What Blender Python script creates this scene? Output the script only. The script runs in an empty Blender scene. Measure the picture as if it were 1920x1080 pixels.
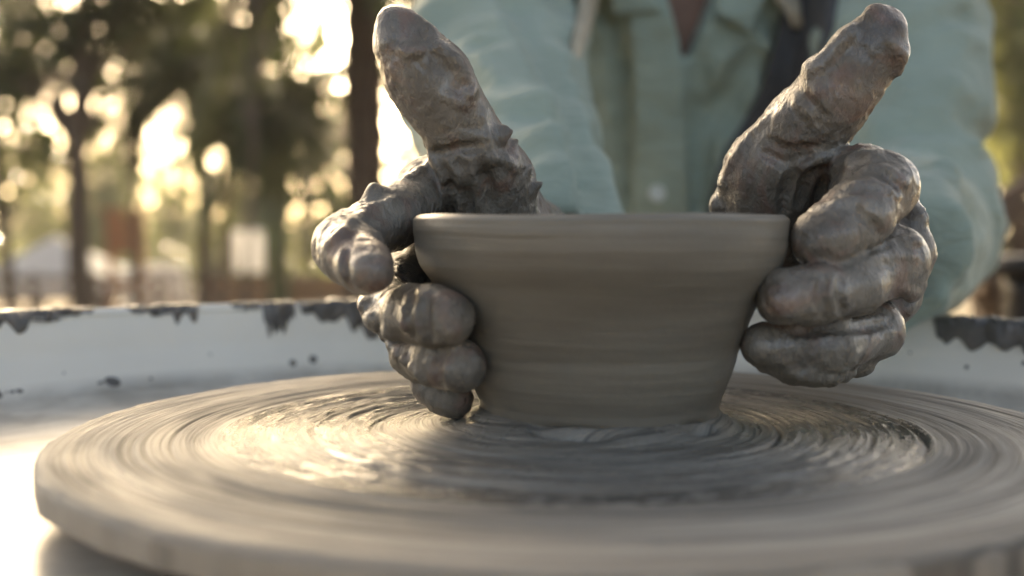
import bpy, bmesh, math, random
import numpy as np
from mathutils import Vector, Matrix

# ------------------------------------------------------------------ camera, sky, sun, exposure
SC = bpy.context.scene
COL = SC.collection
F = 2250.0                       # focal length in pixels of the 1920 px wide photograph
WZ = 0.70                        # height of the wheel head's top face
CAMP = np.array([-0.020, -0.392, WZ + 0.0672])
PITCH = 0.0552
cam_d = bpy.data.cameras.new('camera')
cam = bpy.data.objects.new('camera', cam_d)
COL.objects.link(cam)
cam.location = CAMP
cam.rotation_euler = (math.pi / 2 - PITCH, 0, 0)
cam_d.sensor_width = 36.0
cam_d.lens = F / 1920 * 36
cam_d.clip_start = 0.01
cam_d.clip_end = 2000
cam_d.dof.use_dof = True
cam_d.dof.focus_distance = 0.412
cam_d.dof.aperture_fstop = 6.0
cam_d.dof.aperture_blades = 0
SC.camera = cam

SUN_AZ = math.radians(-11.5)       # from straight behind the potter, towards the left of the picture
SUN_EL = math.radians(16)
world = bpy.data.worlds.new('World')
SC.world = world
world.use_nodes = True
wn = world.node_tree
wn.nodes.clear()
sky = wn.nodes.new('ShaderNodeTexSky')
sky.sky_type = 'NISHITA'
sky.sun_disc = False
sky.sun_elevation = SUN_EL
sky.sun_rotation = SUN_AZ
sky.dust_density = 2.5
sky.air_density = 0.35
sky.ozone_density = 0.0
bg = wn.nodes.new('ShaderNodeBackground')
bg.inputs['Strength'].default_value = 0.15
wo = wn.nodes.new('ShaderNodeOutputWorld')
wn.links.new(sky.outputs[0], bg.inputs[0])
wn.links.new(bg.outputs[0], wo.inputs[0])

sun_l = bpy.data.lights.new('sun', 'SUN')
sun_l.energy = 2.0
sun_l.angle = math.radians(0.6)
sun_l.color = (1.0, 0.90, 0.78)
sun = bpy.data.objects.new('sun', sun_l)
COL.objects.link(sun)
sdir = Vector((math.sin(SUN_AZ) * math.cos(SUN_EL), math.cos(SUN_AZ) * math.cos(SUN_EL), math.sin(SUN_EL)))
sun.rotation_euler = sdir.to_track_quat('Z', 'Y').to_euler()
sun.location = (-8, 14, 10)

SC.view_settings.view_transform = 'Standard'
SC.view_settings.look = 'None'
SC.view_settings.exposure = 2.25
SC.view_settings.use_white_balance = True
SC.view_settings.white_balance_temperature = 8900
SC.view_settings.white_balance_tint = 5
SC.view_settings.gamma = 1.0
SC.cycles.use_denoising = True
SC.cycles.max_bounces = 8
SC.cycles.transparent_max_bounces = 8
SC.cycles.caustics_reflective = False
SC.cycles.caustics_refractive = False
SC.cycles.sample_clamp_indirect = 6.0

# ------------------------------------------------------------------ helpers
rng = np.random.default_rng(11)
random.seed(5)
_cp, _sp = math.cos(PITCH), math.sin(PITCH)
AX = np.array([0, _cp, -_sp]); UPV = np.array([0, _sp, _cp]); RT = np.array([1.0, 0, 0])

def P(u, v, D):
    """world point that stands D metres in front of the lens at photo pixel (u, v)"""
    return CAMP + AX * D + RT * ((u - 960) / F * D) - UPV * ((v - 540) / F * D)

def proj(p):
    q = np.asarray(p) - CAMP
    D = q @ AX
    return 960 + F * (q @ RT) / D, 540 - F * (q @ UPV) / D, D

def link(o, parent=None):
    COL.objects.link(o)
    if parent is not None:
        o.parent = parent
    return o

def tag(o, label=None, cat=None, group=None, kind=None):
    if label: o['label'] = label
    if cat: o['category'] = cat
    if group: o['group'] = group
    if kind: o['kind'] = kind
    return o

def mesh_obj(name, verts, faces, mat, parent=None, smooth=True):
    me = bpy.data.meshes.new(name)
    if isinstance(faces, np.ndarray):
        nv, nf, k = len(verts), len(faces), faces.shape[1]
        me.vertices.add(nv); me.vertices.foreach_set('co', np.asarray(verts, np.float32).ravel())
        me.loops.add(nf * k); me.loops.foreach_set('vertex_index', faces.astype(np.int32).ravel())
        me.polygons.add(nf)
        me.polygons.foreach_set('loop_start', np.arange(0, nf * k, k, dtype=np.int32))
        me.update(calc_edges=True)
    else:
        me.from_pydata([tuple(v) for v in verts], [], faces)
    me.validate()
    if smooth:
        me.polygons.foreach_set('use_smooth', np.ones(len(me.polygons), bool))
    if mat: me.materials.append(mat)
    return link(bpy.data.objects.new(name, me), parent)

def empty(name, loc=(0, 0, 0), rz=0):
    o = bpy.data.objects.new(name, None)
    o.location = loc; o.rotation_euler = (0, 0, rz); o.empty_display_size = 0.1
    return link(o)

def bm_obj(name, bm, mat, parent=None, smooth=False):
    me = bpy.data.meshes.new(name)
    bm.normal_update(); bm.to_mesh(me); bm.free()
    if smooth:
        me.polygons.foreach_set('use_smooth', np.ones(len(me.polygons), bool))
    me.materials.append(mat)
    return link(bpy.data.objects.new(name, me), parent)

def box_bm(sx, sy, sz, bev=0.0, c=(0, 0, 0), rot=None, seg=2):
    bm = bmesh.new()
    bmesh.ops.create_cube(bm, size=1.0)
    bmesh.ops.scale(bm, vec=(sx, sy, sz), verts=bm.verts)
    if bev > 0:
        bmesh.ops.bevel(bm, geom=bm.edges[:], offset=bev, segments=seg, affect='EDGES')
    if rot is not None:
        bmesh.ops.rotate(bm, cent=(0, 0, 0), matrix=rot, verts=bm.verts)
    bmesh.ops.translate(bm, vec=c, verts=bm.verts)
    return bm

def tube(pts, rad, n=10, cap=True):
    """verts, quads of a tube along pts with a radius per point"""
    pts = np.asarray(pts, float); m = len(pts)
    t = np.gradient(pts, axis=0); t /= np.linalg.norm(t, axis=1)[:, None] + 1e-12
    ref = np.array([0, 0, 1.0]) if abs(t[0][2]) < 0.9 else np.array([1.0, 0, 0])
    V = []
    for i in range(m):
        a = np.cross(t[i], ref); a /= np.linalg.norm(a); b = np.cross(t[i], a)
        th = np.arange(n) / n * 2 * np.pi
        V.append(pts[i] + rad[i] * (np.cos(th)[:, None] * a + np.sin(th)[:, None] * b))
    V = np.concatenate(V)
    Fc = []
    for i in range(m - 1):
        for j in range(n):
            k = (j + 1) % n
            Fc.append((i * n + j, i * n + k, (i + 1) * n + k, (i + 1) * n + j))
    if cap:
        Fc.append(tuple(range(n))); Fc.append(tuple((m - 1) * n + j for j in reversed(range(n))))
    return V, Fc

def joined(parts):
    V, Fc, o = [], [], 0
    for v, f in parts:
        V.extend(np.asarray(v).tolist()); Fc.extend([tuple(i + o for i in q) for q in f]); o += len(v)
    return V, Fc

# ---- gradient noise
_perm = np.random.default_rng(3).permutation(256)
_perm = np.concatenate([_perm, _perm, _perm]).astype(np.int32)
_g = np.random.default_rng(4).normal(size=(256, 3)); _g /= np.linalg.norm(_g, axis=1)[:, None]
_g = _g.astype(np.float32)

def noise3(p):
    p = np.asarray(p, np.float32)
    i = np.floor(p).astype(np.int32); f = p - i; i &= 255
    w = f * f * f * (f * (f * 6 - 15) + 10)
    out = np.zeros(p.shape[:-1], np.float32)
    for dx in (0, 1):
        for dy in (0, 1):
            for dz in (0, 1):
                h = _perm[_perm[_perm[i[..., 0] + dx] + i[..., 1] + dy] + i[..., 2] + dz]
                g = _g[h]
                d = g[..., 0] * (f[..., 0] - dx) + g[..., 1] * (f[..., 1] - dy) + g[..., 2] * (f[..., 2] - dz)
                ww = (w[..., 0] if dx else 1 - w[..., 0]) * (w[..., 1] if dy else 1 - w[..., 1]) * (w[..., 2] if dz else 1 - w[..., 2])
                out += ww * d
    return out * 1.5

def fbm(p, octs=3):
    s, a, t = 0, 1.0, 0
    for _ in range(octs):
        s = s + a * noise3(p); t += a; a *= 0.5; p = np.asarray(p) * 2.03 + 7.1
    return s / t

# ---- signed distance shapes
def smin(a, b, k):
    h = np.maximum(k - np.abs(a - b), 0) / k
    return np.minimum(a, b) - h * h * k * 0.25

def d_cone(p, a, b, ra, rb):
    a = np.asarray(a, np.float32); b = np.asarray(b, np.float32)
    ab = b - a
    t = np.clip(((p - a) @ ab) / max(float(ab @ ab), 1e-12), 0, 1)
    return np.linalg.norm(p - (a + t[..., None] * ab), axis=-1) - (ra + (rb - ra) * t)

def d_ell(p, c, r, R=None):
    q = p - np.asarray(c, np.float32)
    if R is not None: q = q @ np.asarray(R, np.float32)
    r = np.asarray(r, np.float32)
    k0 = np.linalg.norm(q / r, axis=-1); k1 = np.linalg.norm(q / (r * r), axis=-1)
    return k0 * (k0 - 1) / np.maximum(k1, 1e-9)

class Grid:
    def __init__(s, lo, hi, h):
        s.lo = np.asarray(lo, np.float32); s.h = h
        s.n = np.ceil((np.asarray(hi) - s.lo) / h).astype(int) + 1
        s.ax = [s.lo[i] + h * np.arange(s.n[i], dtype=np.float32) for i in range(3)]
    def full(s): return np.full(s.n, 0.05, np.float32)
    def sub(s, lo, hi):
        i0 = np.clip(np.floor((np.asarray(lo) - s.lo) / s.h).astype(int), 0, s.n)
        i1 = np.clip(np.ceil((np.asarray(hi) - s.lo) / s.h).astype(int) + 1, 0, s.n)
        sl = tuple(slice(a, b) for a, b in zip(i0, i1))
        X, Y, Z = np.meshgrid(*[s.ax[i][sl[i]] for i in range(3)], indexing='ij')
        return sl, np.stack([X, Y, Z], -1)
    def cone(s, A, a, b, ra, rb, k):
        a = np.asarray(a); b = np.asarray(b); m = max(ra, rb) + k + 0.004
        sl, p = s.sub(np.minimum(a, b) - m, np.maximum(a, b) + m)
        if p.size == 0: return
        A[sl] = smin(A[sl], d_cone(p, a, b, ra, rb), k)
    def cut(s, A, a, b, ra, rb, k=0.002):
        a = np.asarray(a); b = np.asarray(b); m = max(ra, rb) + k + 0.004
        sl, p = s.sub(np.minimum(a, b) - m, np.maximum(a, b) + m)
        if p.size == 0: return
        A[sl] = -smin(-A[sl], d_cone(p, a, b, ra, rb), k)
    def ell(s, A, c, r, k, R=None):
        m = max(r) + k + 0.004; c = np.asarray(c)
        sl, p = s.sub(c - m, c + m)
        if p.size == 0: return
        A[sl] = smin(A[sl], d_ell(p, c, r, R), k)
    def nets(s, A):
        """surface nets -> verts, quads"""
        S = A < 0
        n = np.array(A.shape)
        c = np.zeros(n - 1, np.int8)
        for dx in (0, 1):
            for dy in (0, 1):
                for dz in (0, 1):
                    c += S[dx:n[0] - 1 + dx, dy:n[1] - 1 + dy, dz:n[2] - 1 + dz]
        act = (c > 0) & (c < 8)
        idx = np.argwhere(act)
        vid = np.full(n - 1, -1, np.int32); vid[act] = np.arange(len(idx))
        acc = np.zeros((len(idx), 3)); cnt = np.zeros(len(idx))
        cor = [(x, y, z) for x in (0, 1) for y in (0, 1) for z in (0, 1)]
        val = {q: A[idx[:, 0] + q[0], idx[:, 1] + q[1], idx[:, 2] + q[2]] for q in cor}
        for q in cor:
            for ax in range(3):
                if q[ax]: continue
                r = list(q); r[ax] = 1; r = tuple(r)
                va, vb = val[q], val[r]
                m = (va < 0) != (vb < 0)
                t = np.where(m, va / np.where(m, va - vb, 1), 0)
                pt = np.array(q, float)[None, :].repeat(len(idx), 0); pt[:, ax] = t
                acc[m] += pt[m]; cnt[m] += 1
        V = s.lo + s.h * (idx + acc / cnt[:, None])
        Q = []
        for ax in range(3):
            b, d = (ax + 1) % 3, (ax + 2) % 3
            sa = [slice(None)] * 3; sb = [slice(None)] * 3
            sa[ax] = slice(0, n[ax] - 1); sb[ax] = slice(1, n[ax])
            e = S[tuple(sa)] != S[tuple(sb)]
            w = np.argwhere(e)
            w = w[(w[:, b] > 0) & (w[:, d] > 0) & (w[:, b] < n[b] - 1) & (w[:, d] < n[d] - 1)]
            flip = S[tuple(w.T)]
            def g(ob, od):
                q = w.copy(); q[:, b] -= ob; q[:, d] -= od
                return vid[tuple(q.T)]
            quad = np.stack([g(1, 1), g(0, 1), g(0, 0), g(1, 0)], 1)
            quad[~flip] = quad[~flip][:, ::-1]
            Q.append(quad)
        Q = np.concatenate(Q)
        return V, Q[(Q >= 0).all(1)]

def vnormals(V, Q):
    n = np.cross(V[Q[:, 2]] - V[Q[:, 0]], V[Q[:, 3]] - V[Q[:, 1]])
    N = np.zeros_like(V)
    for k in range(4): np.add.at(N, Q[:, k], n)
    return N / (np.linalg.norm(N, axis=1)[:, None] + 1e-12)

def relax(V, Q, it=1, lam=0.5):
    for _ in range(it):
        s = np.zeros_like(V); c = np.zeros(len(V))
        for a, b in ((0, 1), (1, 2), (2, 3), (3, 0)):
            np.add.at(s, Q[:, a], V[Q[:, b]]); np.add.at(s, Q[:, b], V[Q[:, a]])
            np.add.at(c, Q[:, a], 1); np.add.at(c, Q[:, b], 1)
        V = V + lam * (s / c[:, None] - V)
    return V

# ------------------------------------------------------------------ materials
def new_mat(name):
    m = bpy.data.materials.new(name); m.use_nodes = True
    nt = m.node_tree
    return m, nt, nt.nodes['Principled BSDF']

def nd(nt, t, **kw):
    n = nt.nodes.new(t)
    for k, v in kw.items():
        if k in n.inputs: n.inputs[k].default_value = v
        else: setattr(n, k, v)
    return n

def ramp(nt, src, stops):
    r = nt.nodes.new('ShaderNodeValToRGB')
    e = r.color_ramp.elements
    while len(e) < len(stops): e.new(0.5)
    for el, (p, c) in zip(e, stops):
        el.position = p; el.color = (*c, 1) if len(c) == 3 else (c[0], c[0], c[0], 1)
    nt.links.new(src, r.inputs[0])
    return r.outputs[0]

def L(nt, a, b): nt.links.new(a, b)

def mat_plain(name, col, rough=0.6, var=0.25, scale=12.0, bump=0.2, bscale=60.0, bdist=0.004, metal=0.0, spec=0.4):
    m, nt, b = new_mat(name)
    tc = nd(nt, 'ShaderNodeTexCoord')
    n = nd(nt, 'ShaderNodeTexNoise', Scale=scale, Detail=6.0, Roughness=0.6)
    L(nt, tc.outputs['Object'], n.inputs['Vector'])
    lo = tuple(c * (1 - var) for c in col); hi = tuple(min(c * (1 + var), 0.95) for c in col)
    L(nt, ramp(nt, n.outputs[0], [(0.3, lo), (0.7, hi)]), b.inputs['Base Color'])
    n2 = nd(nt, 'ShaderNodeTexNoise', Scale=bscale, Detail=5.0)
    L(nt, tc.outputs['Object'], n2.inputs['Vector'])
    bp = nd(nt, 'ShaderNodeBump', Strength=bump, Distance=bdist)
    L(nt, n2.outputs[0], bp.inputs['Height']); L(nt, bp.outputs[0], b.inputs['Normal'])
    b.inputs['Roughness'].default_value = rough
    b.inputs['Metallic'].default_value = metal
    b.inputs['Specular IOR Level'].default_value = spec
    return m

def mat_leaf(name, col, trans, shine=0.24):
    m, nt, b = new_mat(name)
    out = nt.nodes['Material Output']
    tc = nd(nt, 'ShaderNodeTexCoord')
    n = nd(nt, 'ShaderNodeTexNoise', Scale=1.7, Detail=4.0)
    L(nt, tc.outputs['Object'], n.inputs['Vector'])
    L(nt, ramp(nt, n.outputs[0], [(0.3, tuple(c * 0.6 for c in col)), (0.7, tuple(c * 1.5 for c in col))]), b.inputs['Base Color'])
    b.inputs['Roughness'].default_value = shine
    t = nd(nt, 'ShaderNodeBsdfTranslucent')
    L(nt, ramp(nt, n.outputs[0], [(0.3, tuple(c * 0.6 for c in trans)), (0.7, tuple(c * 1.4 for c in trans))]), t.inputs['Color'])
    mx = nd(nt, 'ShaderNodeMixShader'); mx.inputs[0].default_value = 0.42
    L(nt, b.outputs[0], mx.inputs[1]); L(nt, t.outputs[0], mx.inputs[2]); L(nt, mx.outputs[0], out.inputs['Surface'])
    return m

def mat_wet_clay(name, lo, hi, skin, skin_amt, rough=(0.2, 0.52), wr=0.65):
    """wet clay slip over skin: patches of bare skin, wet and drying areas, fine wrinkles"""
    m, nt, b = new_mat(name)
    tc = nd(nt, 'ShaderNodeTexCoord'); v = tc.outputs['Object']
    n1 = nd(nt, 'ShaderNodeTexNoise', Scale=38.0, Detail=7.0, Roughness=0.62, Distortion=0.6); L(nt, v, n1.inputs['Vector'])
    clay = ramp(nt, n1.outputs[0], [(0.32, lo), (0.52, tuple((a + c) / 2 for a, c in zip(lo, hi))), (0.7, hi)])
    n2 = nd(nt, 'ShaderNodeTexNoise', Scale=58.0, Detail=5.0, Roughness=0.55, Distortion=0.8)
    mp = nd(nt, 'ShaderNodeMapping'); mp.inputs['Location'].default_value = (3.1, 1.7, 5.2); L(nt, v, mp.inputs['Vector'])
    L(nt, mp.outputs[0], n2.inputs['Vector'])
    mask = ramp(nt, n2.outputs[0], [(0.52, (0.0,)), (0.66, (skin_amt,))])
    mix = nd(nt, 'ShaderNodeMix', data_type='RGBA')
    L(nt, mask, mix.inputs[0]); L(nt, clay, mix.inputs[6]); mix.inputs[7].default_value = (*skin, 1)
    L(nt, mix.outputs[2], b.inputs['Base Color'])
    n3 = nd(nt, 'ShaderNodeTexNoise', Scale=75.0, Detail=6.0, Roughness=0.6); L(nt, v, n3.inputs['Vector'])
    L(nt, ramp(nt, n3.outputs[0], [(0.36, (rough[0],)), (0.64, (rough[1],))]), b.inputs['Roughness'])
    b.inputs['Specular IOR Level'].default_value = 0.5
    L(nt, ramp(nt, n3.outputs[0], [(0.42, (0.75,)), (0.58, (0.05,))]), b.inputs['Coat Weight']); b.inputs['Coat Roughness'].default_value = 0.08
    # relief: dragged slip, then skin wrinkles
    mp2 = nd(nt, 'ShaderNodeMapping'); mp2.inputs['Scale'].default_value = (1.0, 1.0, 0.45); mp2.inputs['Rotation'].default_value = (0.3, 0.5, 0.2)
    L(nt, v, mp2.inputs['Vector'])
    n4 = nd(nt, 'ShaderNodeTexNoise', Scale=380.0, Detail=6.0, Roughness=0.65, Distortion=1.0); L(nt, mp2.outputs[0], n4.inputs['Vector'])
    b1 = nd(nt, 'ShaderNodeBump', Strength=wr, Distance=0.0026); L(nt, n4.outputs[0], b1.inputs['Height'])
    n6 = nd(nt, 'ShaderNodeTexNoise', Scale=130.0, Detail=7.0, Roughness=0.6, Distortion=0.7); L(nt, v, n6.inputs['Vector'])
    st = ramp(nt, n6.outputs[0], [(0.49, (0.0,)), (0.53, (1.0,))])
    b0 = nd(nt, 'ShaderNodeBump', Strength=wr * 0.7, Distance=0.0008); L(nt, st, b0.inputs['Height']); L(nt, b0.outputs[0], b1.inputs['Normal'])
    bcn = nd(nt, 'ShaderNodeBump', Strength=wr * 0.5, Distance=0.0014); L(nt, n4.outputs[0], bcn.inputs['Height'])
    n5 = nd(nt, 'ShaderNodeTexVoronoi', Scale=620.0, feature='DISTANCE_TO_EDGE'); L(nt, mp2.outputs[0], n5.inputs['Vector'])
    b2 = nd(nt, 'ShaderNodeBump', Strength=wr * 0.5, Distance=0.0008); L(nt, n5.outputs[0], b2.inputs['Height'])
    L(nt, b1.outputs[0], b2.inputs['Normal']); L(nt, b2.outputs[0], b.inputs['Normal']); L(nt, bcn.outputs[0], b.inputs['Coat Normal'])
    return m

def mat_thrown(name, lo, hi, rings, rough, bump, bdist, vertical=False, amp_theta=0.35, dry=False):
    """clay turned on a wheel: everything varies with the radius (or the height) and hardly with the angle"""
    m, nt, b = new_mat(name)
    tc = nd(nt, 'ShaderNodeTexCoord')
    sp = nd(nt, 'ShaderNodeSeparateXYZ'); L(nt, tc.outputs['Object'], sp.inputs[0])
    x, y, z = sp.outputs
    def mth(op, a, c=None):
        n = nd(nt, 'ShaderNodeMath', operation=op)
        for i, q in enumerate((a, c)):
            if q is None: continue
            if isinstance(q, (int, float)): n.inputs[i].default_value = q
            else: L(nt, q, n.inputs[i])
        return n.outputs[0]
    r = mth('SQRT', mth('ADD', mth('MULTIPLY', x, x), mth('MULTIPLY', y, y)))
    cx, cy = mth('DIVIDE', x, mth('ADD', r, 1e-4)), mth('DIVIDE', y, mth('ADD', r, 1e-4))
    main = z if vertical else r
    def vec(s, a):
        c = nd(nt, 'ShaderNodeCombineXYZ')
        L(nt, mth('MULTIPLY', main, s), c.inputs[0]); L(nt, mth('MULTIPLY', cx, a), c.inputs[1]); L(nt, mth('MULTIPLY', cy, a), c.inputs[2])
        return c.outputs[0]
    n1 = nd(nt, 'ShaderNodeTexNoise', Scale=1.0, Detail=5.0, Roughness=0.6); L(nt, vec(rings, amp_theta * 2), n1.inputs['Vector'])
    bc = ramp(nt, n1.outputs[0], [(0.3, lo), (0.7, hi)])
    if dry:
        m1 = nd(nt, 'ShaderNodeMapRange'); m1.inputs[1].default_value = 0.10; m1.inputs[2].default_value = 0.14; m1.inputs[3].default_value = 1.0; m1.inputs[4].default_value = 1.75
        L(nt, r, m1.inputs[0])
        hs = nd(nt, 'ShaderNodeHueSaturation'); L(nt, bc, hs.inputs['Color']); L(nt, m1.outputs[0], hs.inputs['Value']); bc = hs.outputs[0]
        nf = nd(nt, 'ShaderNodeTexNoise', Scale=1.0, Detail=3.0, Roughness=0.6); L(nt, vec(rings * 7.0, 0.9), nf.inputs['Vector'])
        mu = nd(nt, 'ShaderNodeMix', data_type='RGBA', blend_type='MULTIPLY'); mu.inputs[0].default_value = 1.0
        L(nt, bc, mu.inputs[6]); L(nt, ramp(nt, nf.outputs[0], [(0.36, (0.45,)), (0.50, (1.0,)), (0.72, (1.15,))]), mu.inputs[7]); bc = mu.outputs[2]
        rb = nd(nt, 'ShaderNodeMapRange', interpolation_type='SMOOTHSTEP'); rb.inputs[1].default_value = 0.0085; rb.inputs[2].default_value = 0.005
        L(nt, mth('ABSOLUTE', mth('SUBTRACT', r, 0.106)), rb.inputs[0])
        nr_ = nd(nt, 'ShaderNodeTexNoise', Scale=1.0, Detail=4.0, Roughness=0.65); L(nt, vec(rings * 3.0, 9.0), nr_.inputs['Vector'])
        puddle = mth('MULTIPLY', rb.outputs[0], ramp(nt, nr_.outputs[0], [(0.44, (0.0,)), (0.50, (1.0,))]))
        dk = nd(nt, 'ShaderNodeMix', data_type='RGBA', blend_type='MULTIPLY'); L(nt, puddle, dk.inputs[0]); L(nt, bc, dk.inputs[6]); dk.inputs[7].default_value = (0.38, 0.38, 0.37, 1); bc = dk.outputs[2]
    L(nt, bc, b.inputs['Base Color'])
    n2 = nd(nt, 'ShaderNodeTexNoise', Scale=1.0, Detail=4.0, Roughness=0.55); L(nt, vec(rings * 0.7, amp_theta * 4), n2.inputs['Vector'])
    rg_ = ramp(nt, n2.outputs[0], [(0.35, (rough[0],)), (0.62, (rough[1],))])
    if dry:
        mr = nd(nt, 'ShaderNodeMapRange'); mr.inputs[1].default_value = 0.098; mr.inputs[2].default_value = 0.122; mr.inputs[3].default_value = 0.0; mr.inputs[4].default_value = 0.30
        L(nt, r, mr.inputs[0]); rg_ = mth('ADD', rg_, mr.outputs[0])
        bd = nd(nt, 'ShaderNodeMapRange', interpolation_type='SMOOTHSTEP'); bd.inputs[1].default_value = 0.022; bd.inputs[2].default_value = 0.012
        L(nt, mth('ABSOLUTE', mth('SUBTRACT', r, 0.086)), bd.inputs[0])
        nw = nd(nt, 'ShaderNodeTexNoise', Scale=1.0, Detail=4.0, Roughness=0.6); L(nt, vec(rings * 2.2, 5.0), nw.inputs['Vector'])
        wet = mth('MULTIPLY', bd.outputs[0], ramp(nt, nw.outputs[0], [(0.46, (0.0,)), (0.54, (1.0,))]))
        rg_ = mth('MAXIMUM', mth('SUBTRACT', mth('SUBTRACT', rg_, mth('MULTIPLY', wet, 0.35)), mth('MULTIPLY', puddle, 0.5)), 0.06)
    L(nt, rg_, b.inputs['Roughness'])
    n3 = nd(nt, 'ShaderNodeTexNoise', Scale=1.0, Detail=6.0, Roughness=0.7); L(nt, vec(rings * (5.0 if dry else 3.2), amp_theta * 3), n3.inputs['Vector'])
    b1 = nd(nt, 'ShaderNodeBump', Strength=bump, Distance=bdist); L(nt, n3.outputs[0], b1.inputs['Height'])
    n4 = nd(nt, 'ShaderNodeTexNoise', Scale=420.0, Detail=4.0); L(nt, tc.outputs['Object'], n4.inputs['Vector'])
    b2 = nd(nt, 'ShaderNodeBump', Strength=0.12, Distance=0.0006); L(nt, n4.outputs[0], b2.inputs['Height'])
    L(nt, b1.outputs[0], b2.inputs['Normal']); L(nt, b2.outputs[0], b.inputs['Normal'])
    b.inputs['Specular IOR Level'].default_value = 0.45
    return m

M = {}
M['hand'] = mat_wet_clay('wet_clay_on_skin', (0.074, 0.060, 0.046), (0.215, 0.184, 0.146), (0.20, 0.105, 0.075), 0.55)
M['smear'] = mat_wet_clay('clay_smear', (0.07, 0.062, 0.055), (0.17, 0.155, 0.14), (0.14, 0.10, 0.08), 0.3, (0.25, 0.6), 0.3)
M['bowl'] = mat_thrown('thrown_clay', (0.100, 0.085, 0.065), (0.178, 0.158, 0.126), 75.0, (0.30, 0.50), 0.35, 0.0008, True, 0.22)
M['slip'] = mat_thrown('wheel_slip', (0.108, 0.096, 0.080), (0.255, 0.232, 0.196), 110.0, (0.16, 0.44), 1.0, 0.0016, False, 0.5, dry=True)
M['pan'] = mat_plain('white_plastic', (0.80, 0.757, 0.67), 0.32, 0.03, 20.0, 0.03, 300.0, 0.0005)
def dim_floor(m):
    # clay tint darkening the pan floor, put in against its sunlit glare
    nt = m.node_tree; b = nt.nodes['Principled BSDF']; src = b.inputs['Base Color'].links[0].from_socket
    tc = nd(nt, 'ShaderNodeTexCoord'); sp = nd(nt, 'ShaderNodeSeparateXYZ'); L(nt, tc.outputs['Object'], sp.inputs[0])
    n = nd(nt, 'ShaderNodeTexNoise', Scale=30.0, Detail=6.0, Roughness=0.6, Distortion=0.5); L(nt, tc.outputs['Object'], n.inputs['Vector'])
    a = nd(nt, 'ShaderNodeMapRange'); a.inputs[1].default_value = WZ - 0.009; a.inputs[2].default_value = WZ - 0.016; L(nt, sp.outputs[2], a.inputs[0])
    mm = nd(nt, 'ShaderNodeMath', operation='MULTIPLY'); L(nt, a.outputs[0], mm.inputs[0]); L(nt, ramp(nt, n.outputs[0], [(0.35, (0.35,)), (0.62, (0.95,))]), mm.inputs[1])
    mx = nd(nt, 'ShaderNodeMix', data_type='RGBA'); L(nt, mm.outputs[0], mx.inputs[0]); L(nt, src, mx.inputs[6]); mx.inputs[7].default_value = (0.36, 0.33, 0.285, 1)
    L(nt, mx.outputs[2], b.inputs['Base Color'])
dim_floor(M['pan'])
M['machine'] = mat_plain('painted_steel', (0.16, 0.17, 0.18), 0.45, 0.1)
M['skin'] = mat_plain('skin', (0.24, 0.125, 0.085), 0.5, 0.12, 30.0, 0.1, 200.0, 0.001)
M['hair'] = mat_plain('hair', (0.03, 0.02, 0.015), 0.5, 0.3, 60.0, 0.4, 200.0, 0.003)
M['trouser'] = mat_plain('dark_trousers', (0.05, 0.05, 0.055), 0.9, 0.2, 30.0, 0.2, 400.0, 0.001)
M['strap'] = mat_plain('beige_canvas', (0.42, 0.36, 0.27), 0.85, 0.12, 80.0, 0.2, 900.0, 0.0008)
M['button'] = mat_plain('button', (0.60, 0.64, 0.60), 0.35, 0.05)
M['shade_and_shoe'] = mat_plain('dark_shade_and_shoe', (0.075, 0.073, 0.075), 0.9, 0.15, 60.0, 0.2, 700.0, 0.001)  # dark cloth for the painted shadow on the shirt, also the shoes
M['wood'] = mat_plain('stool_wood', (0.25, 0.15, 0.08), 0.6, 0.3, 25.0)

def mat_shirt():
    m, nt, b = new_mat('sage_linen')
    tc = nd(nt, 'ShaderNodeTexCoord'); v = tc.outputs['Object']
    n = nd(nt, 'ShaderNodeTexNoise', Scale=9.0, Detail=5.0); L(nt, v, n.inputs['Vector'])
    L(nt, ramp(nt, n.outputs[0], [(0.3, (0.24, 0.292, 0.238)), (0.7, (0.312, 0.372, 0.305))]), b.inputs['Base Color'])
    w = nd(nt, 'ShaderNodeTexNoise', Scale=1500.0, Detail=2.0); L(nt, v, w.inputs['Vector'])
    n2 = nd(nt, 'ShaderNodeTexNoise', Scale=55.0, Detail=4.0, Distortion=0.5)
    mp = nd(nt, 'ShaderNodeMapping'); mp.inputs['Scale'].default_value = (0.5, 1, 1.3); L(nt, v, mp.inputs['Vector']); L(nt, mp.outputs[0], n2.inputs['Vector'])
    b1 = nd(nt, 'ShaderNodeBump', Strength=0.8, Distance=0.007); L(nt, n2.outputs[0], b1.inputs['Height'])
    b2 = nd(nt, 'ShaderNodeBump', Strength=0.3, Distance=0.0006); L(nt, w.outputs[0], b2.inputs['Height']); L(nt, b1.outputs[0], b2.inputs['Normal'])
    L(nt, b2.outputs[0], b.inputs['Normal'])
    b.inputs['Roughness'].default_value = 0.85
    b.inputs['Sheen Weight'].default_value = 0.15
    return m
M['shirt'] = mat_shirt()

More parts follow.
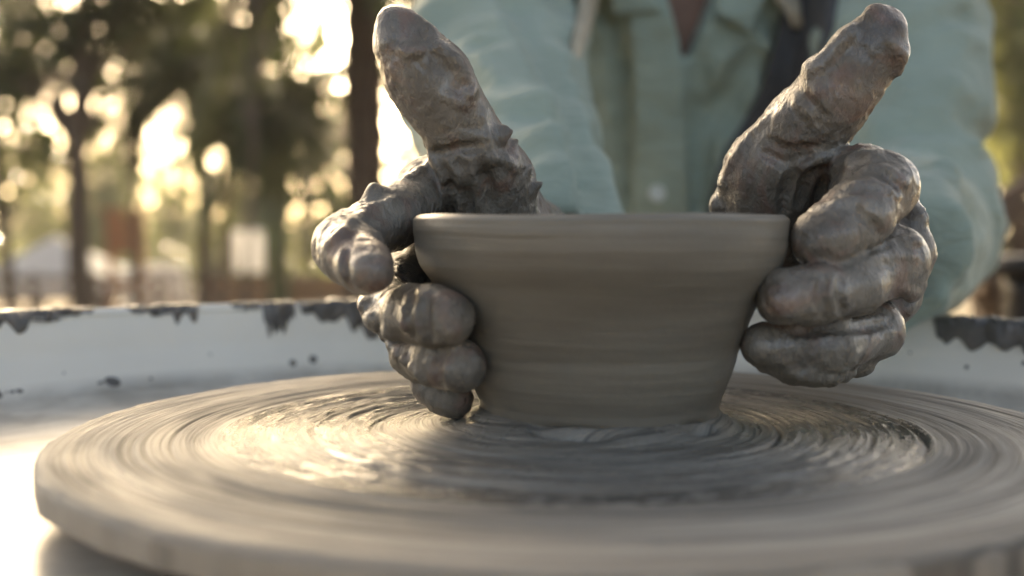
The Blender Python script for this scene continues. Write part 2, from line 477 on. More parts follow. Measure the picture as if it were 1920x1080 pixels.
def mat_ground():
    m, nt, b = new_mat('dry_earth')
    tc = nd(nt, 'ShaderNodeTexCoord'); v = tc.outputs['Object']
    n = nd(nt, 'ShaderNodeTexNoise', Scale=0.35, Detail=8.0, Roughness=0.65); L(nt, v, n.inputs['Vector'])
    L(nt, ramp(nt, n.outputs[0], [(0.34, (0.09, 0.10, 0.035)), (0.47, (0.20, 0.135, 0.075)), (0.7, (0.31, 0.205, 0.115))]), b.inputs['Base Color'])
    n2 = nd(nt, 'ShaderNodeTexNoise', Scale=14.0, Detail=6.0); L(nt, v, n2.inputs['Vector'])
    bp = nd(nt, 'ShaderNodeBump', Strength=0.6, Distance=0.05); L(nt, n2.outputs[0], bp.inputs['Height']); L(nt, bp.outputs[0], b.inputs['Normal'])
    b.inputs['Roughness'].default_value = 0.9
    return m
M['ground'] = mat_ground()
M['bark'] = mat_plain('bark', (0.085, 0.06, 0.042), 0.9, 0.35, 9.0, 0.8, 30.0, 0.03)
M['palm_bark'] = mat_plain('palm_bark', (0.05, 0.03, 0.02), 0.9, 0.4, 10.0, 0.9, 22.0, 0.04)
M['green_bark'] = mat_plain('green_stem', (0.075, 0.075, 0.03), 0.8, 0.3, 6.0, 0.5, 20.0, 0.02)
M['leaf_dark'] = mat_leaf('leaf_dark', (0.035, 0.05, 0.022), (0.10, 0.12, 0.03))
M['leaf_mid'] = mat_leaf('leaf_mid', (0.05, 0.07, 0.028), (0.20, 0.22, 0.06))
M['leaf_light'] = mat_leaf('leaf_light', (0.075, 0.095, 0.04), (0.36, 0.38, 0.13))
M['palm_leaf'] = mat_leaf('palm_leaf', (0.04, 0.055, 0.028), (0.10, 0.12, 0.035))
M['orange'] = mat_plain('orange_painted_wood', (0.34, 0.12, 0.045), 0.7, 0.2, 6.0)
M['timber'] = mat_plain('sawn_timber', (0.36, 0.20, 0.095), 0.8, 0.25, 8.0)
M['fence'] = mat_plain('weathered_rail', (0.15, 0.105, 0.08), 0.9, 0.3, 8.0)
M['rattan'] = mat_plain('rattan', (0.13, 0.075, 0.04), 0.5, 0.35, 60.0, 0.4, 150.0, 0.002)
M['dark_wood'] = mat_plain('dark_wood', (0.022, 0.018, 0.016), 0.45, 0.3, 30.0)
def mat_canvas():
    m, nt, b = new_mat('white_canvas')
    out = nt.nodes['Material Output']
    tc = nd(nt, 'ShaderNodeTexCoord'); n = nd(nt, 'ShaderNodeTexNoise', Scale=3.0, Detail=4.0); L(nt, tc.outputs['Object'], n.inputs['Vector'])
    c = ramp(nt, n.outputs[0], [(0.3, (0.74, 0.73, 0.71)), (0.7, (0.82, 0.81, 0.79))])
    L(nt, c, b.inputs['Base Color']); b.inputs['Roughness'].default_value = 0.8
    t = nd(nt, 'ShaderNodeBsdfTranslucent'); L(nt, c, t.inputs['Color'])
    mx = nd(nt, 'ShaderNodeMixShader'); mx.inputs[0].default_value = 0.5
    L(nt, b.outputs[0], mx.inputs[1]); L(nt, t.outputs[0], mx.inputs[2]); L(nt, mx.outputs[0], out.inputs['Surface'])
    return m
M['canvas'] = mat_canvas()

# ------------------------------------------------------------------ ground
def gz(x, y):
    t = np.clip((np.asarray(y, float) - 3.5) / 10.0, 0, 1)
    return -1.7 * t * t * (3 - 2 * t)

def build_ground():
    ys = np.concatenate([np.linspace(-60, -4, 12), np.linspace(-3, 20, 60), np.geomspace(21, 900, 50)])
    xs = np.concatenate([-np.geomspace(900, 12, 30), np.linspace(-11, 11, 30), np.geomspace(12, 900, 30)])
    X, Y = np.meshgrid(xs, ys)
    Z = gz(X, Y) + 0.05 * noise3(np.stack([X * 0.3, Y * 0.3, X * 0], -1)) * (np.hypot(X, Y) > 3)
    V = np.stack([X, Y, Z], -1).reshape(-1, 3)
    nx = len(xs); i, j = np.meshgrid(np.arange(len(ys) - 1), np.arange(nx - 1), indexing='ij')
    a = (i * nx + j).ravel()
    tag(mesh_obj('ground', V, np.stack([a, a + 1, a + 1 + nx, a + nx], 1), M['ground']), kind='structure')
build_ground()

# ------------------------------------------------------------------ trees
def base_at(u, D):
    p = P(u, 420, D)
    return np.array([p[0], p[1], float(gz(p[0], p[1])) - 0.05])

def leaf_mesh(cent, size, rg, elong=2.0):
    n = len(cent)
    a = rg.normal(size=(n, 3)); a /= np.linalg.norm(a, axis=1)[:, None]
    b = rg.normal(size=(n, 3)); b -= (b * a).sum(1)[:, None] * a; b /= np.linalg.norm(b, axis=1)[:, None]
    s = size * rg.uniform(0.6, 1.3, (n, 1))
    nrm = np.cross(a, b)
    V = np.stack([cent - a * s * elong / 2, cent + b * s * 0.5 + nrm * s * 0.12, cent + a * s * elong / 2, cent - b * s * 0.5 + nrm * s * 0.12], 1).reshape(-1, 3)
    k = np.arange(n) * 4
    return V, np.stack([k, k + 1, k + 2, k + 3], 1)

def broad_tree(name, u, D, top_v, trunk_px, crown, mat, label, group, nleaf=5000, leaf=0.09, clumps=46, seed=1, lean=0.0, bark='bark'):
    """crown: list of (u, v, half width px, half height px) blobs measured at the tree's distance"""
    rg = np.random.default_rng(seed)
    B = base_at(u, D)
    t = empty(name, B); tag(t, label, 'tree', group)
    topz = P(u, top_v, D)[2] - B[2]
    r0 = trunk_px / 2 * D / F
    hh = np.linspace(0, 1, 9)
    pts = np.stack([lean * hh * topz + 0.05 * np.sin(hh * 5 + seed), 0.05 * np.cos(hh * 4 + seed), hh * topz], 1)
    parts = [tube(pts, r0 * (1.25 - 0.75 * hh ** 0.8), 10)]
    cents = []
    for (cu, cv, wu, wv) in crown:
        c = P(cu, cv, D) - B
        r = np.array([wu * D / F, max(wu, wv) * D / F * 0.8, wv * D / F])
        k = max(3, int(clumps * wu * wv / sum(q[2] * q[3] for q in crown)))
        d = rg.normal(size=(k, 3)); d /= np.linalg.norm(d, axis=1)[:, None]
        cc = c + d * r * rg.uniform(0.25, 1.0, (k, 1)) ** 0.6
        cents.append(np.concatenate([cc, np.full((k, 1), min(r) * 0.40)], 1))
        # limbs out to a few clumps
        for q in cc[:7]:
            s = pts[rg.integers(5, 9)]
            mid = (s + q) / 2 + np.array([0, 0, 0.1 * np.linalg.norm(q - s)])
            parts.append(tube([s, (s + mid) / 2, mid, (mid + q) / 2, q], [r0 * .4, r0 * .32, r0 * .24, r0 * .16, r0 * .07], 6))
    mesh_obj('trunk', *joined(parts), M[bark], t)
    cents = np.concatenate(cents)
    pick = rg.integers(0, len(cents), nleaf)
    pos = cents[pick, :3] + rg.normal(size=(nleaf, 3)) * cents[pick, 3:4]
    pos = pos[pos[:, 2] > 0.1]
    V, Q = leaf_mesh(pos, leaf, rg)
    mesh_obj('crown', V, Q, M[mat], t, smooth=False)
    return t

def frond_mesh(length, droop, seed):
    rg = np.random.default_rng(seed)
    n = 26
    s = np.linspace(0, 1, n)
    rac = np.stack([length * (s - 0.18 * droop * s ** 2), 0.04 * np.sin(3 * s + seed), length * (0.35 * s - droop * 0.85 * s ** 2)], 1)
    V, Fc = tube(rac, 0.022 * (1.1 - s) * length / 2, 5)
    V = V.tolist()
    tg = np.gradient(rac, axis=0); tg /= np.linalg.norm(tg, axis=1)[:, None]
    for i in range(3, n):
        for rep in (0, 0.5):
            for sd in (-1, 1):
                p = rac[i] - rep * (rac[i] - rac[i - 1])
                ll = length * 0.30 * math.sin(math.pi * min(1, 0.15 + 0.83 * s[i])) * rg.uniform(0.8, 1.15) + 0.05
                side = np.array([0, sd, 0.0])
                d = tg[i] * 0.75 + side + np.array([0, 0, -0.45 + rg.uniform(-.25, .25)]); d /= np.linalg.norm(d)
                w = tg[i] * 0.034 * length / 2
                k = len(V)
                V += [(p - w).tolist(), (p + d * ll * 0.5 - w * 1.4 + np.array([0, 0, .02])).tolist(), (p + d * ll + np.array([0, 0, -ll * .15])).tolist(), (p + d * ll * 0.5 + w * 1.4 + np.array([0, 0, .02])).tolist()]
                Fc.append((k, k + 1, k + 2, k + 3))
    return V, Fc

def palm_tree(name, u, D, crown_v, trunk_px, length, nf, label, group, seed=1, lean=0.0, bark='palm_bark', mat='palm_leaf', droop=(0.5, 1.5)):
    rg = np.random.default_rng(seed)
    B = base_at(u, D)
    t = empty(name, B); tag(t, label, 'palm tree', group)
    topz = P(u, crown_v, D)[2] - B[2]
    r0 = trunk_px / 2 * D / F
    m = 60
    hh = np.linspace(0, 1, m)
    pts = np.stack([lean * hh * hh * topz, 0 * hh, hh * topz], 1)
    rad = r0 * (1.0 + 0.05 * np.sin(hh * 17 + seed)) * (1 + 0.16 * ((np.arange(m) % 3) == 0)) + r0 * 0.3 * np.exp(-((hh - 0.97) / 0.05) ** 2)
    mesh_obj('trunk', *tube(pts, rad, 14), M[bark], t)
    proto = [frond_mesh(length, d, seed * 10 + k) for k, d in enumerate(np.linspace(*droop, 5))]
    mes = []
    for v, f in proto:
        me = bpy.data.meshes.new('frond'); me.from_pydata([tuple(q) for q in v], [], f); me.materials.append(M[mat]); mes.append(me)
    top = pts[-1]
    for k in range(nf):
        lvl = k / nf
        o = bpy.data.objects.new('frond', mes[min(4, int(lvl * 5))])
        o.location = top + np.array([0, 0, 0.05 - 0.15 * lvl])
        o.rotation_euler = (rg.uniform(-.25, .25), -0.95 * (1 - lvl) + rg.uniform(-.15, .15), k * 2.39996 + rg.uniform(-.2, .2))
        s = rg.uniform(0.85, 1.1); o.scale = (s, s, s)
        link(o, t)
    return t

broad_tree('broadleaf_tree', 158, 10.5, -60, 46, [(120, 60, 120, 70), (250, 20, 110, 60), (40, 120, 90, 90), (170, -60, 260, 90)], 'leaf_dark',
           'dark tree with a straight trunk behind the white peaked tent', 'trees in the park', 6800, 0.05, 90, 21)
palm_tree('palm_tree', 690, 11.0, -135, 72, 2.2, 34, 'thick reddish-brown palm trunk behind the raised thumb', 'palms in the park', 3, -0.012, droop=(0.7, 1.8))
palm_tree('palm_tree', 380, 15.0, 165, 24, 1.5, 40, 'palm with a dark drooping crown and slim trunk beside the orange board', 'palms in the park', 4, 0.01, droop=(0.5, 1.5))
palm_tree('palm_tree', 524, 13.0, 240, 40, 1.35, 24, 'short palm with a mossy green trunk beside the thick palm trunk', 'palms in the park', 7, -0.01, bark='green_bark', droop=(0.6, 1.5))
broad_tree('broadleaf_tree', 421, 17.0, 60, 22, [(430, 30, 110, 50), (330, 60, 80, 60), (520, 90, 70, 60)], 'leaf_dark',
           'slender dark trunk standing just beside the bright white canvas screen', 'trees in the park', 2000, 0.065, 44, 23)
broad_tree('broadleaf_tree', 8, 12.0, 200, 30, [(10, 170, 110, 110), (-60, 60, 120, 90), (50, 300, 90, 60)], 'leaf_mid',
           'tree whose dark trunk stands at the edge left of the white tent', 'trees in the park', 3600, 0.055, 60, 25)
broad_tree('broadleaf_tree', 262, 13.0, 40, 16, [(255, 120, 95, 85), (330, 60, 80, 60), (215, 230, 70, 60)], 'leaf_mid',
           'small leafy tree between the straight dark trunk and the drooping palm', 'trees in the park', 5200, 0.045, 70, 27)
broad_tree('broadleaf_tree', 565, 24.0, 200, 14, [(560, 120, 80, 70), (610, 230, 60, 80), (760, 160, 70, 110)], 'leaf_mid',
           'thin tree behind the thick palm trunk, seen on both sides of it', 'trees in the park', 3400, 0.075, 44, 29)
broad_tree('broadleaf_tree', 470, 9.0, -80, 13, [(480, -250, 210, 130), (640, -330, 200, 130), (330, -260, 160, 110)], 'leaf_dark',  # tree added to filter the sun with its crown above the view
           'added slim tree beside the mossy palm, its unseen crown filtering the sun', 'trees in the park', 6500, 0.07, 90, 35)
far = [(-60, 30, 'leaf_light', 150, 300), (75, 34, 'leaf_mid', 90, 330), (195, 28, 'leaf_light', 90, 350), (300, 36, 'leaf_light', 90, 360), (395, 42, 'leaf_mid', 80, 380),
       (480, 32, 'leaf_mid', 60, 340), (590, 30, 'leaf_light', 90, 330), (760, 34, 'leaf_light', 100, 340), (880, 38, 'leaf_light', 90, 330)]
fl = ['pale tree crown at the far edge of the park, left of the tent', 'mid green far tree rising above the white tent', 'pale far tree behind the orange board',
      'pale far tree between the orange board and the slim palm', 'far tree behind the slim palm trunk', 'far tree behind the mossy green palm',
      'pale far tree just left of the thick palm trunk', 'pale far tree between the thick palm trunk and the shirt sleeve', 'pale far tree behind the raised thumb on the left']
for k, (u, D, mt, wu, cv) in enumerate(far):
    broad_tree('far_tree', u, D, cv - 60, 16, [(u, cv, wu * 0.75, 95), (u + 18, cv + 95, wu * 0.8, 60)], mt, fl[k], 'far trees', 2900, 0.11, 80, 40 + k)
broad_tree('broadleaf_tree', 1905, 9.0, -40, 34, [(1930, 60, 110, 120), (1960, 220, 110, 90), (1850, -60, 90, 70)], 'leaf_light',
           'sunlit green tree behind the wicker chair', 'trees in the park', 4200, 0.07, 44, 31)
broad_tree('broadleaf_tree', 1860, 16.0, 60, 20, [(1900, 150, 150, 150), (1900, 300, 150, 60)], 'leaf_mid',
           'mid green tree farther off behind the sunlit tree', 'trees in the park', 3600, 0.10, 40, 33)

# low undergrowth at the far side of the park
def undergrowth():
    rg = np.random.default_rng(77)
    n = 26000
    x = rg.uniform(-60, 60, n); y = rg.uniform(44, 58, n)
    z = -1.7 + np.abs(rg.normal(size=n)) * 1.1 * (0.6 + 0.6 * (noise3(np.stack([x * .25, y * .2, x * 0], -1)) + .5))
    V, Q = leaf_mesh(np.stack([x, y, z], 1), 0.28, rg)
    tag(mesh_obj('undergrowth', V, Q, M['leaf_light'], smooth=False), 'dense low undergrowth along the far side of the park', 'bushes', kind='stuff')
undergrowth()

# ------------------------------------------------------------------ things in the park
def white_tent():
    D = 19.0
    B = base_at(105, D)
    t = tag(empty('canopy_tent', B), 'white peaked canopy tent beyond the rail fence', 'tent')
    w = 1.15; ze = P(0, 520, D)[2] - B[2]; zp = P(0, 441, D)[2] - B[2]
    n = 8
    V, Fc = [], []
    for side in range(4):
        c0 = [(-w, -w), (w, -w), (w, w), (-w, w)][side]; c1 = [(w, -w), (w, w), (-w, w), (-w, -w)][side]
        o = len(V)
        for i in range(n + 1):
            s = i / n; zz = ze + (zp - ze) * (s ** 1.25)
            for j in range(7):
                q = j / 6
                sag = -0.05 * math.sin(math.pi * q) * (1 - s) * math.sin(math.pi * min(1, s + .3))
                V.append(((c0[0] + (c1[0] - c0[0]) * q) * (1 - s), (c0[1] + (c1[1] - c0[1]) * q) * (1 - s), zz + sag))
        for i in range(n):
            for j in range(6):
                a = o + i * 7 + j; Fc.append((a, a + 1, a + 8, a + 7))
    cn = mesh_obj('canopy', V, Fc, M['canvas'], t)
    cn.modifiers.new('thickness', 'SOLIDIFY').thickness = 0.008
    for sx, sy, lx, ly in ((0, -w - .01, 2 * w, .01), (0, w + .01, 2 * w, .01), (-w - .01, 0, .01, 2 * w), (w + .01, 0, .01, 2 * w)):
        bm_obj('valance', box_bm(lx, ly, 0.22, 0.003, (sx, sy, ze - 0.10)), M['canvas'], t)
    for sx in (-1, 1):
        for sy in (-1, 1):
            V, Fc = tube([(sx * (w - .05), sy * (w - .05), 0), (sx * (w - .05), sy * (w - .05), ze - .02)], [.025, .025], 8)
            mesh_obj('pole', V, Fc, M['machine'], t)
white_tent()

def orange_board():
    D = 16.0
    B = base_at(235, D)
    t = tag(empty('notice_board', B), 'orange wooden notice board on two posts', 'sign board')
    zt = P(0, 398, D)[2] - B[2]
    for s in (-1, 1):
        bm_obj('post', box_bm(0.10, 0.09, zt, 0.01, (s * 0.2, 0, zt / 2)), M['orange'], t)
    zb = P(0, 470, D)[2] - B[2]
    for k in range(4):
        h = (zt - zb) / 4
        bm_obj('board', box_bm(0.30, 0.03, h - 0.012, 0.004, (0, 0.0, zb + h * (k + .5) - 0.03)), M['orange'], t)
    bm_obj('cross_rail', box_bm(0.30, 0.05, 0.07, 0.006, (0, 0, P(0, 535, D)[2] - B[2])), M['orange'], t)
    bm_obj('roof_cap', box_bm(0.62, 0.2, 0.05, 0.01, (0, 0, zt + 0.026)), M['orange'], t)
orange_board()

def rail_fence():
    D = 14.0
    B = base_at(300, D)
    t = tag(empty('rail_fence', B), 'weathered wooden rail fence crossing the park behind the splash pan', 'fence')
    us = list(range(-60, 760, 118))
    for u in us:
        x = P(u, 500, D)[0] - B[0]
        h = P(0, 512, D)[2] - B[2]
        bm_obj('post', box_bm(0.075, 0.075, h, 0.01, (x, 0, h / 2)), M['fence'], t)
    for v in (524, 556):
        z = P(0, v, D)[2] - B[2]
        for a, b in zip(us[:-1], us[1:]):
            xa, xb = P(a, 500, D)[0] - B[0], P(b, 500, D)[0] - B[0]
            bm_obj('rail', box_bm(xb - xa - 0.08, 0.035, 0.075, 0.01, ((xa + xb) / 2, 0, z + random.uniform(-.012, .012))), M['fence'], t)
rail_fence()

def timber_stack():
    D = 15.5
    B = base_at(545, D)
    t = tag(empty('timber_stack', B), 'low stack of orange-brown planks behind the fence, below the palms', 'timber')
    ztop = P(0, 522, D)[2] - B[2]
    n = int(ztop / 0.085)
    for k in range(n):
        for j in range(2):
            bm_obj('plank', box_bm(2.1 + random.uniform(-.2, .2), 0.22, 0.07, 0.006, (random.uniform(-.12, .12), (j - .5) * 0.26, 0.04 + k * 0.085)), M['timber'], t)
timber_stack()

def canvas_screen():
    D = 22.0
    B = base_at(466, D)
    t = tag(empty('canvas_screen', B), 'bright white canvas screen glowing between two trunks', 'screen')
    zt = P(0, 432, D)[2] - B[2]; zb = P(0, 512, D)[2] - B[2]
    w = 56 * D / F
    V, Fc = [], []
    for i in range(9):
        for j in range(9):
            V.append(((i / 8 - .5) * w, 0.03 * math.sin(i * 1.3) * (1 - j / 10), zb + (zt - zb) * j / 8))
    for i in range(8):
        for j in range(8):
            a = i * 9 + j; Fc.append((a, a + 9, a + 10, a + 1))
    c = mesh_obj('canvas', V, Fc, M['canvas'], t); c.modifiers.new('thickness', 'SOLIDIFY').thickness = 0.006
    for s in (-1, 1):
        mesh_obj('pole', *tube([(s * (w / 2 + .02), 0, 0), (s * (w / 2 + .02), 0, zt + .05)], [.02, .02], 8), M['fence'], t)
canvas_screen()

def cloth_table():
    D = 18.0
    B = base_at(290, D)
    t = tag(empty('covered_table', B), 'low table under a white cloth beside the orange board', 'table')
    zt = P(0, 497, D)[2] - B[2]
    n = 48
    V, Fc = [], []
    for lev, (s, z) in enumerate([(0.0, zt), (0.9, zt), (1.0, zt - .03), (1.03, zt - .35), (1.08, zt - .7)]):
        for k in range(n):
            a = 2 * math.pi * k / n
            f = 1 + (0.05 * math.sin(9 * a) if lev > 2 else 0) * (lev - 2)
            V.append((math.copysign(abs(math.cos(a)) ** .5, math.cos(a)) * .42 * s * f, math.copysign(abs(math.sin(a)) ** .5, math.sin(a)) * .3 * s * f, z))
    for lev in range(4):
        for k in range(n):
            b = (k + 1) % n; Fc.append((lev * n + k, lev * n + b, (lev + 1) * n + b, (lev + 1) * n + k))
    mesh_obj('cloth', V, Fc, M['canvas'], t)
    for sx in (-1, 1):
        for sy in (-1, 1):
            bm_obj('leg', box_bm(.04, .04, zt - .02, .004, (sx * .3, sy * .2, (zt - .02) / 2)), M['fence'], t)
cloth_table()

def wicker_chair():
    D = 2.3
    c = P(2010, 420, D)
    B = np.array([c[0], c[1], 0.0])
    t = tag(empty('wicker_chair', B), 'brown wicker armchair with a dark frame at the right edge', 'chair')
    zt = P(0, 345, D)[2]
    # hooped back and arms: a U in plan open towards the camera
    def hoop(z, r, lift=0.0):
        a = np.linspace(math.radians(-20), math.radians(200), 26)
        zz = z + lift * np.maximum(0, np.sin(a)) ** 2
        return np.stack([r * np.cos(a) * 0.98, r * np.sin(a) * 0.8 + 0.05, zz], 1)
    rr = 155 * D / F * 1.0
    for k, (z, r) in enumerate([(zt - .17, rr), (zt - .21, rr * 1.01)]):
        mesh_obj('top_rail', *tube(hoop(z, r + 0.006 * k, 0.17), [0.019] * 26, 8), M['rattan'], t)
    parts = []
    zs = 0.42
    for k in range(34):
        z = zs + (zt - .24 - zs) * k / 33
        h = hoop(z, rr * (0.9 + 0.1 * k / 33) + 0.006 * (-1) ** k, 0.16 * k / 33)
        mesh_obj('strand', *tube(h, [0.006] * 26, 5), M['rattan'], t)
    for a in np.linspace(math.radians(-20), math.radians(200), 15):
        p0 = np.array([rr * .9 * math.cos(a), rr * .72 * math.sin(a) + .05, zs]); p1 = np.array([rr * .98 * math.cos(a), rr * .8 * math.sin(a) + .05, zt - .2 + .17 * max(0, math.sin(a)) ** 2])
        mesh_obj('stake', *tube([p0, p1], [.008, .008], 6), M['rattan'], t)
    n = 32
    V = [(rr * .86 * math.cos(2 * math.pi * k / n), rr * .7 * math.sin(2 * math.pi * k / n) + .02, z) for z in (zs - .05, zs) for k in range(n)]
    Fc = [(k, (k + 1) % n, n + (k + 1) % n, n + k) for k in range(n)] + [tuple(range(n, 2 * n)), tuple(reversed(range(n)))]
    mesh_obj('seat', V, Fc, M['rattan'], t, smooth=False)
    for sx in (-1, 1):
        for sy, q in ((-1, .5), (1, .55)):
            mesh_obj('leg', *tube([(sx * rr * .7, sy * rr * q, zs - .05), (sx * rr * .78, sy * rr * (q + .05), 0)], [.02, .016], 8), M['dark_wood'], t)
wicker_chair()

def side_urn():
    D = 1.55
    c = P(1925, 480, D)
    B = np.array([c[0], c[1], 0.0])
    t = tag(empty('dark_stand', B), 'dark turned wooden stand in front of the wicker chair', 'stand')
    zt = P(0, 478, D)[2]
    def lathe(name, pr, n=28):
        V = [(r * math.cos(2 * math.pi * k / n), r * math.sin(2 * math.pi * k / n), z) for r, z in pr for k in range(n)]
        Fc = [(i * n + k, i * n + (k + 1) % n, (i + 1) * n + (k + 1) % n, (i + 1) * n + k) for i in range(len(pr) - 1) for k in range(n)]
        Fc += [tuple(reversed(range(n))), tuple((len(pr) - 1) * n + k for k in range(n))]
        mesh_obj(name, V, Fc, M['dark_wood'], t)
    lathe('top', [(.030, zt - .03), (.046, zt - .026), (.05, zt - .016), (.048, zt - .004), (.036, zt)])
    lathe('column', [(.05, .035), (.034, .08), (.022, .2), (.03, .35), (.024, .5), (.028, zt - .10), (.022, zt - .05), (.03, zt - .031)])
    lathe('foot', [(.13, 0), (.135, .012), (.12, .024), (.06, .034)])
side_urn()

# ------------------------------------------------------------------ pottery wheel
BX = 0.0085                       # the bowl sits a touch off the disc's centre
PW = tag(empty('pottery_wheel', (0, 0, 0)), 'pottery wheel with white splash pan and a slip-covered wheel head', 'pottery wheel')
RD = 0.165

def wheel_head():
    # polar height field: turned ridges of slip on the disc
    nr, na = 480, 460
    r = np.concatenate([np.linspace(0.004, RD - 0.004, nr - 14), RD - 0.004 + 0.004 * np.linspace(0, 1, 8)[1:] ** 0.6, np.full(7, RD)])
    edge = np.concatenate([np.zeros(nr - 14), -0.0028 * np.linspace(0, 1, 8)[1:] ** 2.5, np.linspace(-0.0032, -0.0085, 7)])
    a = np.arange(na) / na * 2 * np.pi
    R, A = np.meshgrid(r, a, indexing='ij')
    ca, sa = np.cos(A), np.sin(A)
    spiral = R + 0.0022 * A / (2 * np.pi)
    h = 0.0004 * noise3(np.stack([spiral * 300, ca * 0.9, sa * 0.9], -1)) + 0.00028 * noise3(np.stack([R * 800, ca * 1.6 + 9, sa * 1.6], -1))
    # thicker wet ridges between 7 and 11 cm, a low mound towards the bowl
    band = np.exp(-((R - 0.092) / 0.016) ** 2)
    h += band * (0.0006 * noise3(np.stack([R * 300, ca * 2.5, sa * 2.5 + 4], -1)) + 0.0005 * noise3(np.stack([R * 500, ca * 9, sa * 9 + 4], -1)))
    cr = 1 - np.abs(noise3(np.stack([spiral * 330, ca * 1.1 + 5, sa * 1.1], -1))) * 2.2
    h += 0.00055 * np.clip(cr, 0, 1) ** 2 * (0.35 + np.exp(-((R - 0.085) / 0.028) ** 2))
    h += 0.0035 * np.exp(-((R - 0.0) / 0.052) ** 4)
    Xb, Yb = R * ca - BX, R * sa
    Rb = np.hypot(Xb, Yb)
    Ab = np.arctan2(Yb, Xb)
    h += (0.0034 + 0.0010 * noise3(np.stack([Rb * 300, np.cos(Ab) * 1.5, np.sin(Ab) * 1.5], -1))) * np.exp(-((Rb - 0.0385) / 0.0052) ** 2)
    for ac, wd in ((-1.86, 0.26), (-0.80, 0.13)):                    # two gouges left under the foot
        da = np.abs((Ab - ac + np.pi) % (2 * np.pi) - np.pi)
        h -= 0.0052 * np.exp(-((Rb - 0.0412 - 0.002 * (Ab - ac)) / 0.0019) ** 2) * np.clip(1.35 - da / wd, 0, 1)
    # a few scored grooves
    for rr, dp, ph in ((0.128, 0.0011, 0.4), (0.109, 0.0013, 2.0), (0.079, 0.001, 1.0), (0.066, 0.0012, 3.0), (0.058, 0.0009, 5.0)):
        h -= dp * np.exp(-((R - rr - 0.0012 * np.sin(A + ph)) / 0.0009) ** 2) * np.clip(0.6 + 0.8 * np.sin(A * 2 + ph), 0, 1)
    fall = np.clip((RD - 0.0005 - R) / 0.006, 0, 1)
    Z = WZ + edge[:, None] + h * fall
    lump = np.maximum(0, noise3(np.stack([ca * 9, sa * 9, R * 0 + 2], -1))) * 0.0018 + np.maximum(0, noise3(np.stack([ca * 30, sa * 30, R * 0 + 6], -1))) * 0.0012
    Rr = R + np.where(R > RD - 0.003, lump, 0)
    V = np.stack([Rr * ca, Rr * sa, Z], -1).reshape(-1, 3)
    i, j = np.meshgrid(np.arange(nr - 1), np.arange(na), indexing='ij')
    q = np.stack([i * na + j, (i + 1) * na + j, (i + 1) * na + (j + 1) % na, i * na + (j + 1) % na], -1).reshape(-1, 4)
    tag(mesh_obj('wheel_head', V, q, M['slip'], PW), 'round wheel head coated in turned wet slip')
wheel_head()
V, Fc = tube([(0, 0, WZ - 0.14), (0, 0, WZ - 0.0095)], [0.03, 0.03], 20); mesh_obj('shaft', V, Fc, M['machine'], PW)

PHX, PHB, PHF = 0.311, 0.298, 0.275      # half width, back and front depth of the pan
PTILT = 0.01125
ZR = 0.0197                              # rim height over the disc at the middle of the back
def pan_point(a, s):
    """a: angle round the pan, s: 0 floor centre .. 1 outside of the rolled rim"""
    n = 2.05
    c, q = np.cos(a), np.sin(a)
    k = (np.abs(c) ** n + np.abs(q) ** n) ** (-1 / n)
    sx = c * k; sy = q * k
    prof = np.array([(0.0, -0.022), (0.50, -0.022), (0.86, -0.0215), (0.925, -0.019), (0.945, -0.012), (0.962, 0.0), (0.975, 0.020), (0.979, ZR - .0012), (0.986, ZR + .0015), (0.996, ZR), (1.003, ZR - .004), (1.004, ZR - .012), (0.999, ZR - .014)])
    ss = np.linspace(0, 1, len(prof))
    f = np.interp(s, ss, prof[:, 0]); z = np.interp(s, ss, prof[:, 1])
    hy = np.where(sy > 0, PHB, PHF)
    x = -0.014 + sx * PHX * f; y = sy * hy * f
    return np.stack([x, y, WZ + z - np.tan(PTILT) * (x + 0.0) + 0 * x], -1)

def splash_pan():
    na, ns = 220, 97
    A, S = np.meshgrid(np.arange(na) / na * 2 * np.pi, np.linspace(0.012, 1, ns), indexing='ij')
    V = pan_point(A, S).reshape(-1, 3)
    i, j = np.meshgrid(np.arange(na), np.arange(ns - 1), indexing='ij')
    q = np.stack([i * ns + j, i * ns + j + 1, ((i + 1) % na) * ns + j + 1, ((i + 1) % na) * ns + j], -1).reshape(-1, 4)[:, ::-1]
    o = tag(mesh_obj('splash_pan', V, q, M['pan'], PW), 'white plastic splash pan spattered with clay')
    m = o.modifiers.new('thickness', 'SOLIDIFY'); m.thickness = 0.0025; m.offset = 1
    return o
PAN = splash_pan()

# dense table of pan points to look places up by where the photograph shows them
_A, _S = np.meshgrid(np.linspace(-0.8, math.pi + 0.8, 2200), np.linspace(0.3, 0.92, 320), indexing='ij')
_T = pan_point(_A, _S); _U, _Vv, _ = proj(_T.reshape(-1, 3)); _U = _U.reshape(_A.shape); _Vv = _Vv.reshape(_A.shape)
def pan_find(u, v):
    k = np.argmin((_U - u) ** 2 + (_Vv - v) ** 2); k = np.unravel_index(k, _U.shape)
    return _A[k], _S[k]
def rim_angle(u):
    k = np.argmin(np.abs(_U[:, 189] - u)); return _A[k, 0]

